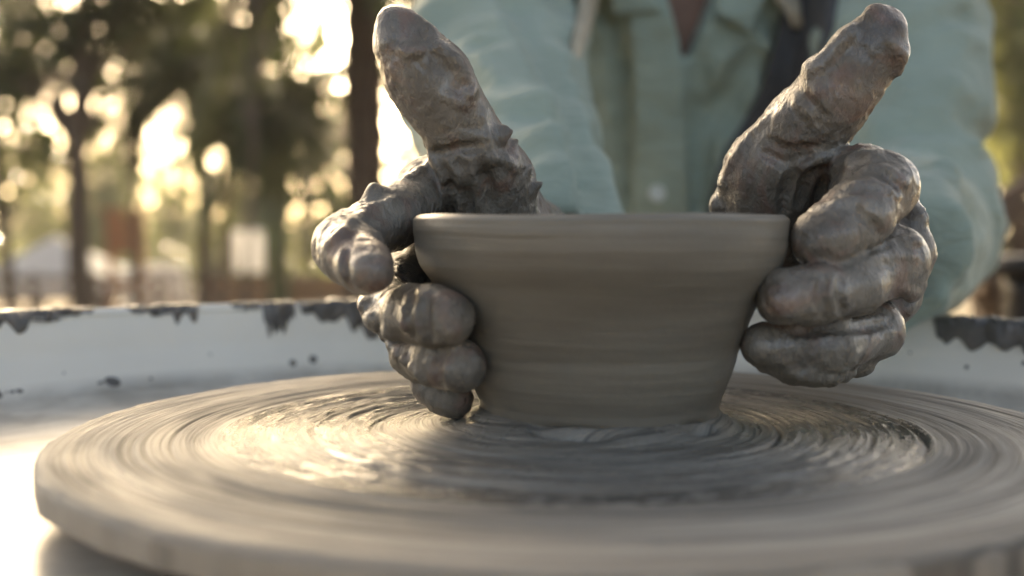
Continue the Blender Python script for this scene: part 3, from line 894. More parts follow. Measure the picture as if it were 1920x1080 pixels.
def clay_smear(u0, u1, drop, thick, seed, label):
    """a lump of clay lying over the rim from pixel u0 to u1, hanging `drop` metres down the inside"""
    a0, a1 = rim_angle(u0), rim_angle(u1)
    n, m = 70, 40
    tt, ss = np.meshgrid(np.linspace(0, 1, n), np.linspace(0, 1, m), indexing='ij')
    s_top = 0.69
    A = a0 + (a1 - a0) * tt
    rs = np.random.default_rng(int(seed * 10))
    wob = tt + 0.03 * noise3(np.stack([ss * 2.0 + seed, tt * 3, tt * 0], -1))
    lower = 0.40 * drop * np.clip(np.sin(np.pi * tt), 0, 1) ** 0.3
    nl = 2 if drop > 0.013 else 3
    for q in range(nl):
        c = (q + rs.uniform(0.3, 0.7)) / nl; w = rs.uniform(0.8, 1.1) / nl * 1.25; am = rs.uniform(0.5, 0.95) * drop * (1 + 0.3 * noise3(np.stack([wob * 9 + seed * 3 + q, tt * 0 + .4, tt * 0 + .7], -1)))
        lower = np.maximum(lower, am * np.sqrt(np.clip(1 - ((wob - c) / w) ** 2, 0, 1)))
    lower = np.minimum(lower, drop * np.clip(tt / 0.12, 0, 1) ** 0.5) ; lower = np.minimum(lower, drop * np.clip((1 - tt) / 0.12, 0, 1) ** 0.5)
    lower = np.maximum(lower, 0.0006)
    S = s_top - ss * (0.69 - 0.583 + lower * 14.0)
    Pp = pan_point(A, S)
    dA = pan_point(A + 1e-3, S) - Pp; dS = pan_point(A, S + 1e-3) - Pp
    N = np.cross(dA, dS); N /= np.linalg.norm(N, axis=-1)[..., None]
    cen = np.array([-0.035, 0, WZ + 0.2]); N *= np.sign(((cen - Pp) * N).sum(-1))[..., None]
    prof = (np.clip(ss, 0, 1) ** 0.7 * np.clip(1.0001 - ss, 0, 1) ** 0.4 * 1.9) * np.sin(np.pi * tt) ** 0.4
    h = thick * prof * (0.75 + 0.6 * noise3(np.stack([tt * 6 + seed, ss * 3, tt * 0 + seed * 2.3], -1)) + 0.25 * noise3(np.stack([tt * 22 + seed, ss * 9, tt * 0], -1)))
    Vt = (Pp + N * (np.maximum(h, 0) + 0.0001)[..., None]).reshape(-1, 3)
    i, j = np.meshgrid(np.arange(n - 1), np.arange(m - 1), indexing='ij')
    q = np.stack([i * m + j, (i + 1) * m + j, (i + 1) * m + j + 1, i * m + j + 1], -1).reshape(-1, 4)
    o = mesh_obj('clay_smear', Vt, q, M['smear'], PAN)
    if label: o['label'] = label
for (u0, u1, dr, th, sd) in ((-40, 175, .009, .004, 1), (236, 372, .0105, .004, 2), (432, 492, .005, .003, 3), (486, 552, .0115, .005, 4), (556, 720, .015, .007, 5.4), (1752, 2060, .0135, .007, 6.7)):
    clay_smear(u0, u1, dr, th, sd, None)

def clay_spot(u, v, rpx, asp=1.0, ang=0.0):
    a, s = pan_find(u, v)
    p = pan_point(np.array(a), np.array(s)); e = 1e-3
    tx = pan_point(np.array(a + e), np.array(s)) - p; ts = pan_point(np.array(a), np.array(s + e)) - p
    tx /= np.linalg.norm(tx); ts -= (ts @ tx) * tx; ts /= np.linalg.norm(ts)
    nn = np.cross(tx, ts); nn *= np.sign((CAMP - p) @ nn)
    D = proj(p)[2]; r = rpx * D / F
    ca, sa = math.cos(ang), math.sin(ang)
    V = []
    k = 14
    for ring, (f, h) in enumerate([(1.0, -0.0003), (0.8, .28), (0.45, .45)]):
        for i in range(k):
            t = 2 * math.pi * i / k
            w = 1 + 0.22 * float(noise3(np.array([math.cos(t) * 1.3 + u, math.sin(t) * 1.3 + v, 0])))
            x, y = math.cos(t) * r * f * w * asp, math.sin(t) * r * f * w
            V.append(p + tx * (ca * x - sa * y) + ts * (sa * x + ca * y) + nn * (h * r * 0.5 if ring else -.0003))
    V.append(p + nn * r * 0.26)
    Fc = [(q * k + i, q * k + (i + 1) % k, (q + 1) * k + (i + 1) % k, (q + 1) * k + i) for q in (0, 1) for i in range(k)]
    Fc += [(2 * k + i, 2 * k + (i + 1) % k, 3 * k) for i in range(k)]
    mesh_obj('clay_spot', V, Fc, M['smear'], PAN)
for q in ((548, 681, 8), (587, 674, 9), (215, 752, 13, 1.3, .3), (192, 751, 4, 2.2, -.2), (283, 710, 4), (48, 813, 5), (33, 790, 4), (12, 915, 12, 1.3, .4), (10, 962, 11, 1.8, .5),
          (4, 832, 10, .7, .3), (50, 873, 6, .7, -.4), (18, 897, 4), (44, 927, 4), (40, 968, 3), (1813, 688, 5), (1705, 662, 3), (1919, 680, 5), (120, 700, 2.5), (395, 664, 2.5)):
    clay_spot(*q)

bm_obj('housing', box_bm(0.46, 0.40, 0.20, 0.03, (-0.035, 0, WZ - 0.062 - 0.105 - 0.005)), M['machine'], PW)
for sx in (-1, 1):
    for sy in (-1, 1):
        mesh_obj('leg', *tube([(-0.035 + sx * .19, sy * .16, WZ - .2), (-0.035 + sx * .24, sy * .2, 0)], [.022, .018], 12), M['machine'], PW)

# ------------------------------------------------------------------ clay bowl
BOWL_Z0 = WZ + 0.0030
BPROF = np.array([(0.0385, 0.0), (0.0392, 0.006), (0.0425, 0.014), (0.0455, 0.0235), (0.0486, 0.033), (0.0516, 0.040), (0.0555, 0.0460), (0.0586, 0.0505), (0.0600, 0.0550), (0.0607, 0.0610), (0.0606, 0.0650), (0.0590, 0.0664)])
def bowl_r(z): return np.interp(z - BOWL_Z0, BPROF[:, 1], BPROF[:, 0])

def clay_bowl():
    t = np.linspace(0, 1, len(BPROF)); tt = np.linspace(0, 1, 210)
    def sm(c):
        y = np.interp(tt, t, c)
        for _ in range(14): y[1:-1] = (y[:-2] + 2 * y[1:-1] + y[2:]) / 4
        return y
    ro, zo = sm(BPROF[:, 0]), sm(BPROF[:, 1])
    ri = np.array([0.0553, 0.0538, 0.052, 0.048, 0.043, 0.0405, 0.037, 0.030, 0.015, 0.001]); zi = np.array([0.0664, 0.0648, 0.060, 0.049, 0.038, 0.026, 0.014, 0.0085, 0.007, 0.007])
    ti = np.linspace(0, 1, len(ri)); t2 = np.linspace(0, 1, 50)
    r = np.concatenate([ro, np.interp(t2, ti, ri)]); z = np.concatenate([zo, np.interp(t2, ti, zi)])
    na = 256; a = np.arange(na) / na * 2 * np.pi
    R, A = np.meshgrid(r, a, indexing='ij'); Z = np.repeat(z[:, None], na, 1)
    sp = Z * 1.0 + 0.0035 * A / (2 * np.pi)
    R = R + 0.00005 * noise3(np.stack([sp * 900, np.cos(A) * .5, np.sin(A) * .5 + 3], -1)) + 0.00010 * noise3(np.stack([sp * 420, np.cos(A) * .3, np.sin(A) * .3 + 7], -1)) + 0.0003 * noise3(np.stack([sp * 150, np.cos(A) * .3, np.sin(A) * .3], -1)) + 0.0006 * noise3(np.stack([Z * 30, np.cos(A) * .8, np.sin(A) * .8], -1))
    # undercut at the foot, in two places facing the camera
    for ac, wd in ((-1.86, 0.26), (-0.80, 0.13)):
        da = np.abs((A - ac + np.pi) % (2 * np.pi) - np.pi)
        R -= np.where(np.arange(len(r))[:, None] < 210, 0.0045 * np.exp(-(Z / 0.0022) ** 2) * np.clip(1.4 - da / wd, 0, 1), 0)
    Z = Z + np.where(Z > 0.06, 0.0006 * noise3(np.stack([np.cos(A) * 1.1, np.sin(A) * 1.1, A * 0 + 4], -1)), 0)
    # the rim swells a little at the left where the thumb has pressed it
    V = np.stack([R * np.cos(A), R * np.sin(A), Z], -1).reshape(-1, 3)
    n = len(r)
    i, j = np.meshgrid(np.arange(n - 1), np.arange(na), indexing='ij')
    q = np.stack([i * na + j, i * na + (j + 1) % na, (i + 1) * na + (j + 1) % na, (i + 1) * na + j], -1).reshape(-1, 4)
    o = mesh_obj('clay_bowl', V, q, M['bowl'])
    o.location = (BX, 0, BOWL_Z0)
    tag(o, 'wet grey-brown clay bowl on the wheel, held between both hands', 'bowl')
clay_bowl()

# ------------------------------------------------------------------ the potter
PERSON = tag(empty('person', (0.16, 0.72, 0)), 'person in a sage green linen shirt shaping a bowl with clay-covered hands', 'person')
POFF = np.array([0.16, 0.72, 0.0])
def pobj(name, V, Q, mat, parent=PERSON, smooth=True):
    off = POFF
    return mesh_obj(name, np.asarray(V) - off, Q, mat, parent, smooth)

def touch(u, v, rpx, gap=0.0):
    """distance at which a fingertip seen at (u, v) with this pixel radius rests against the front of the bowl's wall"""
    Ds = np.linspace(0.33, 0.46, 400)
    prev = None
    for D in Ds:
        p = P(u, v, D); r = rpx * D / F
        d = math.hypot(p[0] - BX, p[1]) - float(bowl_r(p[2])) - r
        if d <= gap: return D
        if prev is not None and d > prev: return D
        prev = d
    return 0.4

def chain(g, A, pts, k):
    q = [(P(u, v, D), r * D / F) for u, v, D, r in pts]
    for (a, ra), (b, rb) in zip(q[:-1], q[1:]):
        g.cone(A, a, b, ra, rb, k)

def hit(g, A, u, v, D0=0.30, D1=0.56):
    Ds = np.arange(D0, D1, 0.0005)
    p = CAMP + Ds[:, None] * (AX + RT * (u - 960) / F - UPV * (v - 540) / F)
    i = np.rint((p - g.lo) / g.h).astype(int)
    ok = ((i >= 0) & (i < g.n)).all(1); i = np.clip(i, 0, g.n - 1)
    w = np.nonzero(ok & (A[i[:, 0], i[:, 1], i[:, 2]] < 0))[0]
    return Ds[w[0]] if len(w) else None

def blob(g, A, u, v, D, r, k=0.002):
    h = hit(g, A, u, v)
    D = D if h is None else h + 0.3 * r * D / F
    g.ell(A, P(u, v, D), [r * D / F] * 3, k)

def ridge(g, A, pts, r, k=0.003, sink=0.45, cut=False):
    """a thin ridge (or crease) of slip following the hand's surface through pixel points"""
    q = []
    for (a, b) in zip(pts[:-1], pts[1:]):
        for t in np.linspace(0, 1, 6)[:-1]: q.append((a[0] + (b[0] - a[0]) * t, a[1] + (b[1] - a[1]) * t))
    q.append(pts[-1])
    w = []
    for u, v in q:
        h = hit(g, A, u, v)
        if h is not None: w.append((P(u, v, h + (0 if cut else sink * r * h / F)), r * h / F))
    n = len(w)
    for i in range(n - 1):
        (a, ra), (b, rb) = w[i], w[i + 1]
        if np.linalg.norm(a - b) > 0.012: continue
        ta, tb = math.sin(math.pi * (i + .6) / (n + .2)) ** .5, math.sin(math.pi * (i + 1.6) / (n + .2)) ** .5 if i + 1.6 < n + .2 else .2
        if cut: g.cut(A, a, b, ra * ta, rb * tb, k)
        else: g.cone(A, a, b, ra * ta, rb * tb, k)

def make_hand(thumb, index, middle, ring, pinky, palm, lo, hi, extra, h=0.00075, seed=1):
    g = Grid(lo, hi, h)
    Fg = None
    for ch in (index, middle, ring, pinky):
        A = g.full(); chain(g, A, ch, 0.0045)
        # fuller joints and a rounded pad at each tip
        Fg = A if Fg is None else smin(Fg, A, 0.0016)
    T = g.full(); chain(g, T, thumb, 0.007)
    Pm = g.full()
    for seg in palm: chain(g, Pm, seg, 0.010)
    H = smin(smin(Fg, T, 0.003), Pm, 0.006)
    extra(g, H)
    V, Q = g.nets(H)
    V = relax(V, Q, 1, 0.4)
    N = vnormals(V, Q)
    # slip: soft lumps, dragged ridges, little crusts
    lump = fbm(V * 75 + seed, 3)
    rid = 1 - np.abs(noise3(V * np.array([170, 170, 95]) + seed * 2.7)) * 2.4
    rid2 = 1 - np.abs(noise3(V * np.array([330, 330, 190]) + 3 + seed)) * 2.4
    mask = np.clip(fbm(V * 42 + 11 + seed, 2) * 2.2 + 0.35, 0, 1)
    d = -0.0004 + 0.0007 * lump + mask * (0.00045 * np.clip(rid, 0, 1) ** 3 + 0.00025 * np.clip(rid2, 0, 1) ** 2)
    d += 0.0004 * np.clip((fbm(V * 62 + 21 + seed, 3) + 0.02) / 0.10, 0, 1)          # a thicker coat with an edge
    for ch in (thumb, index, middle, ring, pinky):
        q = [(P(u, v, D), r * D / F) for u, v, D, r in ch]
        for i in ((3,) if ch is thumb else range(2, len(q) - 1)):
            c, r = q[i]; dr = q[i + 1][0] - q[i - 1][0]; dr = dr / np.linalg.norm(dr)
            w = V - c; sd = w @ dr + 0.0011 * noise3(V * 190 + i)
            m = np.clip(1.5 - np.linalg.norm(w, axis=1) / (r * 1.25), 0, 1) * (0.6 + 0.6 * noise3(V * 90 + 5))
            for o in (0.0, 0.0028, -0.0031): d -= (0.00015 if ch is thumb else 0.0004) * m * np.exp(-((sd - o) / 0.0006) ** 2)
    V = V + N * d[:, None]
    return V, Q

dL = {k: touch(*k[:3]) for k in ((838, 597, 52), (864, 687, 46), (853, 752, 33))}
dR = {k: touch(*k[:3]) for k in ((1538, 452, 52), (1470, 560, 54), (1428, 648, 40), (1490, 692, 26))}

def left_extra(g, H):
    # crust of dried ridges down the outer edge of the thumb
    base = [(945, 240), (956, 255), (968, 268), (990, 318), (1006, 352)]
    for i, (u, v) in enumerate(base):
        du = 0
        while hit(g, H, u - du, v) is None and du < 40: du += 3
        D = hit(g, H, u - du - 6, v)
        if D is None: continue
        l = 3 + 9 * ((i * 37) % 10) / 10; u = u - du
        g.cone(H, P(u - 10, v + 6, D), P(u + l * 0.6, v - l * 0.7, D), 7 * D / F, 4.5 * D / F, 0.004)
    for (u, v, D, r) in ((850, 105, .408, 14), (868, 135, .409, 16), (880, 165, .412, 12), (820, 300, .421, 15), (845, 320, .424, 16), (875, 330, .42, 14), (905, 300, .415, 16), (940, 330, .42, 18), (960, 300, .424, 14),
                         (700, 352, .402, 12)):
        blob(g, H, u, v, D, r, 0.006)
    for pts, r in (([(640, 430), (690, 395), (740, 372)], 6), ([(612, 462), (648, 430)], 5), ([(800, 92), (835, 90), (848, 120)], 5), ([(752, 92), (775, 100), (790, 92)], 3.5), ([(832, 178), (870, 196), (880, 170)], 4.5),
                   ([(903, 205), (908, 250), (916, 285)], 6), ([(912, 296), (945, 300), (965, 318)], 6), ([(760, 335), (795, 318)], 5), ([(765, 20), (808, 58), (830, 100)], 5), ([(850, 100), (878, 150)], 7),
                   ([(832, 330), (850, 372), (862, 402)], 6), ([(868, 312), (888, 350), (896, 402)], 6)):
        ridge(g, H, pts, r)
    # scalloped slip squeezed out along the finger backs
    for i in range(5):
        blob(g, H, 684 + i * 13, 572 + i * 19, .392 - .002 * i, 15 - i, 0.0025)
        blob(g, H, 748 + i * 12, 662 + i * 14, .394 - .001 * i, 13 - i, 0.0025)
    blob(g, H, 700, 600, .383, 16, .003); blob(g, H, 730, 625, .376, 15, .003); blob(g, H, 765, 610, .368, 14, .003)
    # creases where the fingers bend and where the web folds
    for pts, r in (([(772, 545), (758, 590), (772, 640)], 4), ([(800, 555), (792, 600), (806, 640)], 3.5), ([(832, 655), (818, 690), (826, 722)], 4), ([(655, 440), (642, 490), (655, 540)], 3.5),
                   ([(812, 288), (850, 282), (896, 275)], 4.5), ([(820, 302), (842, 340), (846, 400)], 5), ([(858, 300), (876, 345), (878, 400)], 4.5), ([(900, 300), (918, 350), (922, 400)], 3.5)):
        ridge(g, H, pts, r, 0.003, cut=True)

VL, QL = make_hand(
    thumb=[(738, 44, .408, 33), (757, 80, .409, 50), (786, 125, .411, 64), (815, 165, .413, 67), (845, 212, .416, 62), (878, 268, .423, 66), (912, 345, .436, 84), (935, 415, .447, 92)],
    index=[(812, 362, .440, 60), (735, 405, .412, 57), (650, 462, .386, 59), (662, 478, .374, 57), (684, 498, .360, 50), (698, 510, .352, 44)],
    middle=[(790, 470, .446, 50), (724, 574, .398, 48), (770, 588, .376, 50), (812, 592, dL[(838, 597, 52)] + .003, 55), (838, 597, dL[(838, 597, 52)] - .002, 54)],
    ring=[(800, 545, .444, 46), (778, 664, .396, 43), (822, 678, .374, 45), (864, 687, dL[(864, 687, 46)] - .001, 49)],
    pinky=[(830, 610, .438, 38), (806, 722, .40, 32), (835, 742, dL[(853, 752, 33)] + .004, 33), (853, 752, dL[(853, 752, 33)], 35)],
    palm=[[(812, 370, .443, 66), (900, 420, .465, 80), (988, 452, .505, 70)], [(795, 470, .448, 52), (900, 460, .468, 66), (988, 460, .505, 70)],
          [(800, 548, .446, 48), (900, 500, .468, 60), (988, 470, .505, 70)], [(830, 612, .44, 40), (910, 550, .465, 56), (988, 478, .505, 68)],
          [(940, 420, .452, 88), (985, 470, .505, 72), (1022, 505, .56, 76)], [(838, 330, .432, 34), (815, 345, .436, 42)]],
    lo=np.array([-0.115, -0.085, WZ - 0.02]), hi=np.array([0.075, 0.19, WZ + 0.185]), extra=left_extra, seed=1)

def right_extra(g, H):
    for (u, v, D, r) in ((1524, 130, .412, 14), (1545, 112, .41, 13), (1572, 78, .408, 12), (1590, 60, .407, 12), (1530, 155, .41, 16), (1519, 122, .413, 7), (1680, 60, .408, 13), (1640, 25, .408, 14), (1690, 95, .41, 10),
                         (1345, 372, .444, 10), (1341, 390, .444, 8), (1356, 345, .44, 9), (1718, 395, .392, 12), (1724, 410, .394, 9), (1640, 300, .38, 14), (1600, 300, .40, 16), (1690, 330, .385, 14),
                         (1716, 545, .398, 12), (1585, 702, .39, 12), (1560, 712, .388, 10), (1530, 712, .386, 10)):
        blob(g, H, u, v, D, r * 0.85, 0.006)
    for pts, r in (([(1524, 134), (1560, 95), (1600, 52)], 8), ([(1532, 160), (1550, 200)], 5), ([(1492, 180), (1520, 220)], 4), ([(1620, 318), (1660, 318), (1700, 345)], 5), ([(1590, 350), (1640, 345), (1690, 372)], 4),
                   ([(1640, 468), (1690, 455), (1722, 450)], 6), ([(1610, 492), (1665, 480), (1715, 480)], 4.5), ([(1668, 70), (1688, 110), (1680, 140)], 6), ([(1470, 330), (1520, 300), (1580, 285)], 6),
                   ([(1360, 330), (1400, 262), (1440, 220)], 5), ([(1690, 540), (1712, 552), (1700, 590)], 7), ([(1480, 700), (1540, 708), (1582, 700)], 6), ([(1560, 380), (1620, 375)], 3.5)):
        ridge(g, H, pts, r)
    for pts, r in (([(1462, 616), (1510, 618), (1560, 614)], 5), ([(1560, 614), (1620, 612), (1668, 604)], 3.5), ([(1468, 395), (1478, 350), (1490, 315)], 6), ([(1500, 385), (1510, 345), (1528, 315)], 5),
                   ([(1530, 375), (1545, 345), (1570, 318)], 3.5), ([(1610, 395), (1640, 420), (1650, 440)], 3), ([(1580, 520), (1575, 555), (1585, 590)], 2.5), ([(1545, 515), (1540, 555), (1548, 595)], 2.5),
                   ([(1440, 265), (1480, 285), (1530, 275)], 3), ([(1430, 285), (1470, 305), (1520, 292)], 2.5)):
        ridge(g, H, pts, r, 0.003, cut=True)

VR, QR = make_hand(
    thumb=[(1658, 52, .408, 37), (1640, 80, .409, 50), (1612, 118, .411, 59), (1580, 156, .413, 62), (1545, 200, .416, 64), (1502, 252, .423, 72), (1452, 322, .434, 86), (1426, 392, .446, 88)],
    index=[(1580, 345, .440, 58), (1620, 338, .412, 62), (1652, 352, .398, 66), (1612, 398, .384, 60), (1570, 432, dR[(1538, 452, 52)] + .002, 58), (1540, 452, dR[(1538, 452, 52)] - .002, 58)],
    middle=[(1640, 450, .448, 56), (1672, 488, .402, 64), (1600, 535, .380, 55), (1530, 552, dR[(1470, 560, 54)] + .002, 54), (1472, 560, dR[(1470, 560, 54)], 57)],
    ring=[(1640, 555, .448, 50), (1640, 622, .402, 50), (1560, 650, .380, 46), (1490, 652, dR[(1428, 648, 40)] + .002, 45), (1428, 648, dR[(1428, 648, 40)], 43)],
    pinky=[(1625, 630, .44, 40), (1605, 668, .405, 34), (1545, 686, .388, 29), (1490, 690, dR[(1490, 692, 26)], 27), (1440, 682, dR[(1490, 692, 26)], 24)],
    palm=[[(1585, 355, .444, 62), (1560, 430, .468, 80), (1580, 490, .52, 84)], [(1640, 455, .448, 56), (1600, 470, .47, 70), (1590, 490, .52, 84)], [(1640, 555, .448, 50), (1600, 520, .47, 64), (1590, 500, .52, 80)],
          [(1625, 630, .442, 42), (1590, 570, .465, 56), (1590, 500, .52, 78)], [(1430, 395, .45, 84), (1500, 440, .475, 84), (1585, 490, .52, 86), (1640, 480, .57, 92)],
          [(1540, 330, .43, 40), (1565, 345, .436, 46)], [(1700, 380, .43, 24), (1712, 470, .425, 30), (1690, 560, .425, 36)]],
    lo=np.array([0.025, -0.085, WZ - 0.005]), hi=np.array([0.20, 0.19, WZ + 0.185]), extra=right_extra, seed=5)

# ---- the clothed figure (behind the hands)
SHR, ELR, WRR = P(1000, -330, 1.00), P(918, 150, .79), P(1035, 500, .57)      # the arm on the left of the picture
SHL, ELL, WRL = P(1676, -330, 1.00), P(1692, 430, .80), P(1636, 482, .585)    # the arm on the right
CHEST = P(1300, -60, 1.06); BELLY = P(1310, 330, 1.10); NECK = P(1300, -560, 1.06)

def shirt_sdf(p):
    p = np.asarray(p, np.float32)
    d = d_ell(p, CHEST, (0.175, 0.125, 0.30))
    d = smin(d, d_ell(p, BELLY + np.array([0, .03, -.05]), (0.165, 0.135, 0.26)), 0.06)
    d = smin(d, d_cone(p, (SHR + SHL) / 2, SHR, 0.085, 0.07), 0.05)
    d = smin(d, d_cone(p, (SHR + SHL) / 2, SHL, 0.085, 0.07), 0.05)
    def arm(S, E, W, re, rw):
        CU = E + (W - E) * 0.92
        a = d_cone(p, S, E, 0.062, re)
        return smin(a, d_cone(p, E, CU, re, rw), 0.02)
    a1 = arm(SHR, ELR, WRR, 0.052, 0.031); a2 = arm(SHL, ELL, WRL, 0.049, 0.036)
    d = smin(d, np.minimum(a1, a2), 0.012)
    # cloth: drawn folds across the sleeves and down the front
    q = p * np.array([11, 13, 26], np.float32)
    w = noise3(q * 0.6 + 3)
    f = 1 - np.abs(noise3(q + w[..., None] * 0.9)) * 2
    f2 = 1 - np.abs(noise3(p * np.array([34, 28, 20], np.float32) + 9)) * 2
    return d - 0.009 * np.clip(f, -0.2, 1) - 0.004 * np.clip(f2, 0, 1)

def march(u, v, fn, D0=0.5, D1=1.3):
    D = D0
    for _ in range(90):
        d = float(fn(P(u, v, D)[None, :])[0])
        if d < 0.0006 or D > D1: break
        D += max(d * 0.6, 0.0005)
    return D

def march_many(uv, fn, D0=0.5):
    uv = np.asarray(uv, float)
    D = np.full(len(uv), D0)
    for _ in range(70):
        d = fn(P_many(uv, D)); D = D + np.where(d > 0.0006, np.maximum(d * 0.6, 0.0004), 0)
        D = np.minimum(D, 1.4)
    return D
def P_many(uv, D):
    return CAMP + AX * D[:, None] + RT * ((uv[:, 0] - 960) / F * D)[:, None] - UPV * ((uv[:, 1] - 540) / F * D)[:, None]

g = Grid(np.array([-0.16, 0.12, 0.42]), np.array([0.52, 0.90, 1.20]), 0.0048)
X, Y, Z = np.meshgrid(*g.ax, indexing='ij')
pp = np.stack([X, Y, Z], -1)
Sh = np.empty(g.n, np.float32)
for i in range(0, g.n[0], 16): Sh[i:i + 16] = shirt_sdf(pp[i:i + 16])
# explicit folds: ridges of cloth and the hollows between them, laid on the surface
def surf(u, v, off=0.0):
    D = march(u, v, shirt_sdf); return P(u, v, D - off)
FOLDS = [((1440, 95), (1385, 190), (1300, 300), 0.007), ((1470, 160), (1410, 260), (1345, 380), 0.006), ((1330, 60), (1345, 200), (1335, 390), 0.005),
         ((985, 20), (1035, 110), (1068, 190), 0.006), ((880, 60), (950, 50), (1010, 90), 0.005), ((900, 120), (970, 105), (1030, 150), 0.005), ((960, 200), (1015, 190), (1060, 230), 0.005),
         ((990, 265), (1035, 255), (1080, 300), 0.005), ((1010, 320), (1050, 315), (1095, 350), 0.004), ((1640, 250), (1740, 235), (1830, 270), 0.006), ((1700, 180), (1780, 160), (1850, 190), 0.005),
         ((1690, 300), (1765, 330), (1840, 400), 0.006), ((1740, 340), (1790, 420), (1800, 520), 0.006), ((1720, 90), (1790, 70), (1850, 95), 0.005), ((1760, 420), (1790, 480), (1760, 560), .005)]
for a, b, c, r in FOLDS:
    q = [surf(*a, -r * .3), surf(*b, -r * .3), surf(*c, -r * .3)]
    g.cone(Sh, q[0], q[1], r * .9, r * 1.25, 0.010); g.cone(Sh, q[1], q[2], r * 1.25, r * .8, 0.010)
HOLL = [((1410, 110), (1360, 200), (1305, 260), 0.010), ((1455, 210), (1420, 280), (1385, 390), 0.009), ((1315, 120), (1308, 220), (1312, 390), 0.008), ((970, 0), (1045, 130), (1085, 230), 0.009), ((1085, 230), (1110, 310), (1135, 400), 0.010),
        ((1480, 60), (1470, 140), (1440, 240), 0.012), ((1145, 30), (1170, 130), (1180, 380), .006), ((1500, 60), (1490, 150), (1480, 240), .012)]
for a, b, c, r in HOLL:
    q = [surf(*a), surf(*b), surf(*c)]
    g.cut(Sh, q[0], q[1], r * 1.05, r * 1.3, 0.008); g.cut(Sh, q[1], q[2], r * 1.3, r * 1.05, 0.008)
# neck opening: a V cut through the front, and the cuffs hollowed
vc = P(1290, 118, .93)
wx = (vc[2] - Z) * 0.0
slope = 0.36
ve = np.maximum(np.abs(X - (vc[0] + (Z - vc[2]) * 0.02)) - (Z - vc[2]) * slope, Y - 0.62)
Sh = np.maximum(Sh, -ve)
for E, W, r in ((ELR, WRR, 0.025), (ELL, WRL, 0.028)):
    c = E + (W - E) * 0.92; dn = (W - E) / np.linalg.norm(W - E)
    g.cut(Sh, E + (W - E) * 0.6, W + dn * 0.05, r - .008, r, 0.003)
    # square the sleeve end off
    dist = (pp - c) @ dn.astype(np.float32) - 0.015
    near = np.linalg.norm(pp - W, axis=-1) < 0.12
    Sh = np.where(near, np.maximum(Sh, dist), Sh)
# the shirt hangs open below the waist plane
Sh = np.maximum(Sh, 0.50 - Z)
V, Q = g.nets(Sh)
V = relax(V, Q, 2, 0.5)
SHIRT = tag(pobj('shirt', V, Q, M['shirt']), 'sage green linen shirt with rolled soft folds and open neck')
del X, Y, Z, pp

def strip(name, left, right, nu, nv, off, thick, mat, parent, start=0.5):
    """a sheet of cloth lying on the shirt between two pixel polylines"""
    t = np.linspace(0, 1, nv)
    def poly(pl):
        pl = np.array(pl, float); s = np.linspace(0, 1, len(pl)); return np.stack([np.interp(t, s, pl[:, 0]), np.interp(t, s, pl[:, 1])], 1)
    l, r = poly(left), poly(right)
    w = np.linspace(0, 1, nu)
    uv = (l[:, None, :] * (1 - w)[None, :, None] + r[:, None, :] * w[None, :, None]).reshape(-1, 2)
    D = march_many(uv, shirt_sdf, start).reshape(nv, nu)
    for _ in range(5):
        D[1:-1] = (D[:-2] + 2 * D[1:-1] + D[2:]) / 4; D[:, 1:-1] = (D[:, :-2] + 2 * D[:, 1:-1] + D[:, 2:]) / 4
    Vv = P_many(uv, (D - off).ravel())
    i, j = np.meshgrid(np.arange(nv - 1), np.arange(nu - 1), indexing='ij')
    a = (i * nu + j).ravel()
    o = pobj(name, Vv, np.stack([a, a + nu, a + nu + 1, a + 1], 1), mat, parent)
    m = o.modifiers.new('thickness', 'SOLIDIFY'); m.thickness = thick; m.offset = 0
    return o
strip('placket', [(1172, -160), (1180, 0), (1192, 200), (1188, 470)], [(1232, -160), (1246, -20), (1272, 70), (1284, 180), (1286, 330), (1286, 470)], 14, 40, 0.006, 0.004, M['shirt'], SHIRT, 0.75)
strip('collar', [(1218, -190), (1222, -60), (1238, 20)], [(1150, -170), (1120, -70), (1150, 30)], 10, 16, 0.012, 0.004, M['shirt'], SHIRT, 0.75)
strip('collar', [(1358, -190), (1354, -60), (1342, 25)], [(1440, -170), (1460, -60), (1405, 60)], 10, 16, 0.012, 0.004, M['shirt'], SHIRT, 0.75)
strip('strap', [(1088, -160), (1090, 0), (1060, 150)], [(1140, -160), (1118, 0), (1072, 152)], 6, 24, 0.010, 0.006, M['strap'], PERSON, 0.75)
strip('strap', [(1420, -160), (1452, -10), (1488, 52)], [(1470, -160), (1492, -10), (1506, 46)], 6, 24, 0.014, 0.006, M['strap'], PERSON, 0.75)

strip('shade_strip', [(1470, -60), (1462, 60), (1430, 170), (1352, 300), (1322, 420)], [(1575, -60), (1558, 60), (1500, 190), (1412, 330), (1362, 420)], 12, 30, 0.004, 0.004, M['shade_and_shoe'], PERSON, 0.75)  # dark strip standing in for the shadowed opening of the shirt

def button(u, v):
    D = march(u, v, shirt_sdf, 0.75) - 0.0105
    c = P(u, v, D); r = 0.0068
    prof = [(0.0012, 0.0012), (0.0040, 0.0010), (0.0050, 0.0022), (0.0062, 0.0022), (0.0068, 0.001), (0.0064, -0.0008), (0.0, -0.001)]
    n = 24; V = []; Fc = []
    for q, (rr, h) in enumerate(prof):
        for k in range(n):
            a = 2 * math.pi * k / n; V.append(c + RT * rr * math.cos(a) + UPV * rr * math.sin(a) - AX * h)
    for q in range(len(prof) - 1):
        for k in range(n):
            b = (k + 1) % n; Fc.append((q * n + k, q * n + b, (q + 1) * n + b, (q + 1) * n + k))
    pobj('button', V, Fc, M['button'], SHIRT)
button(1232, 363); button(1226, -130)

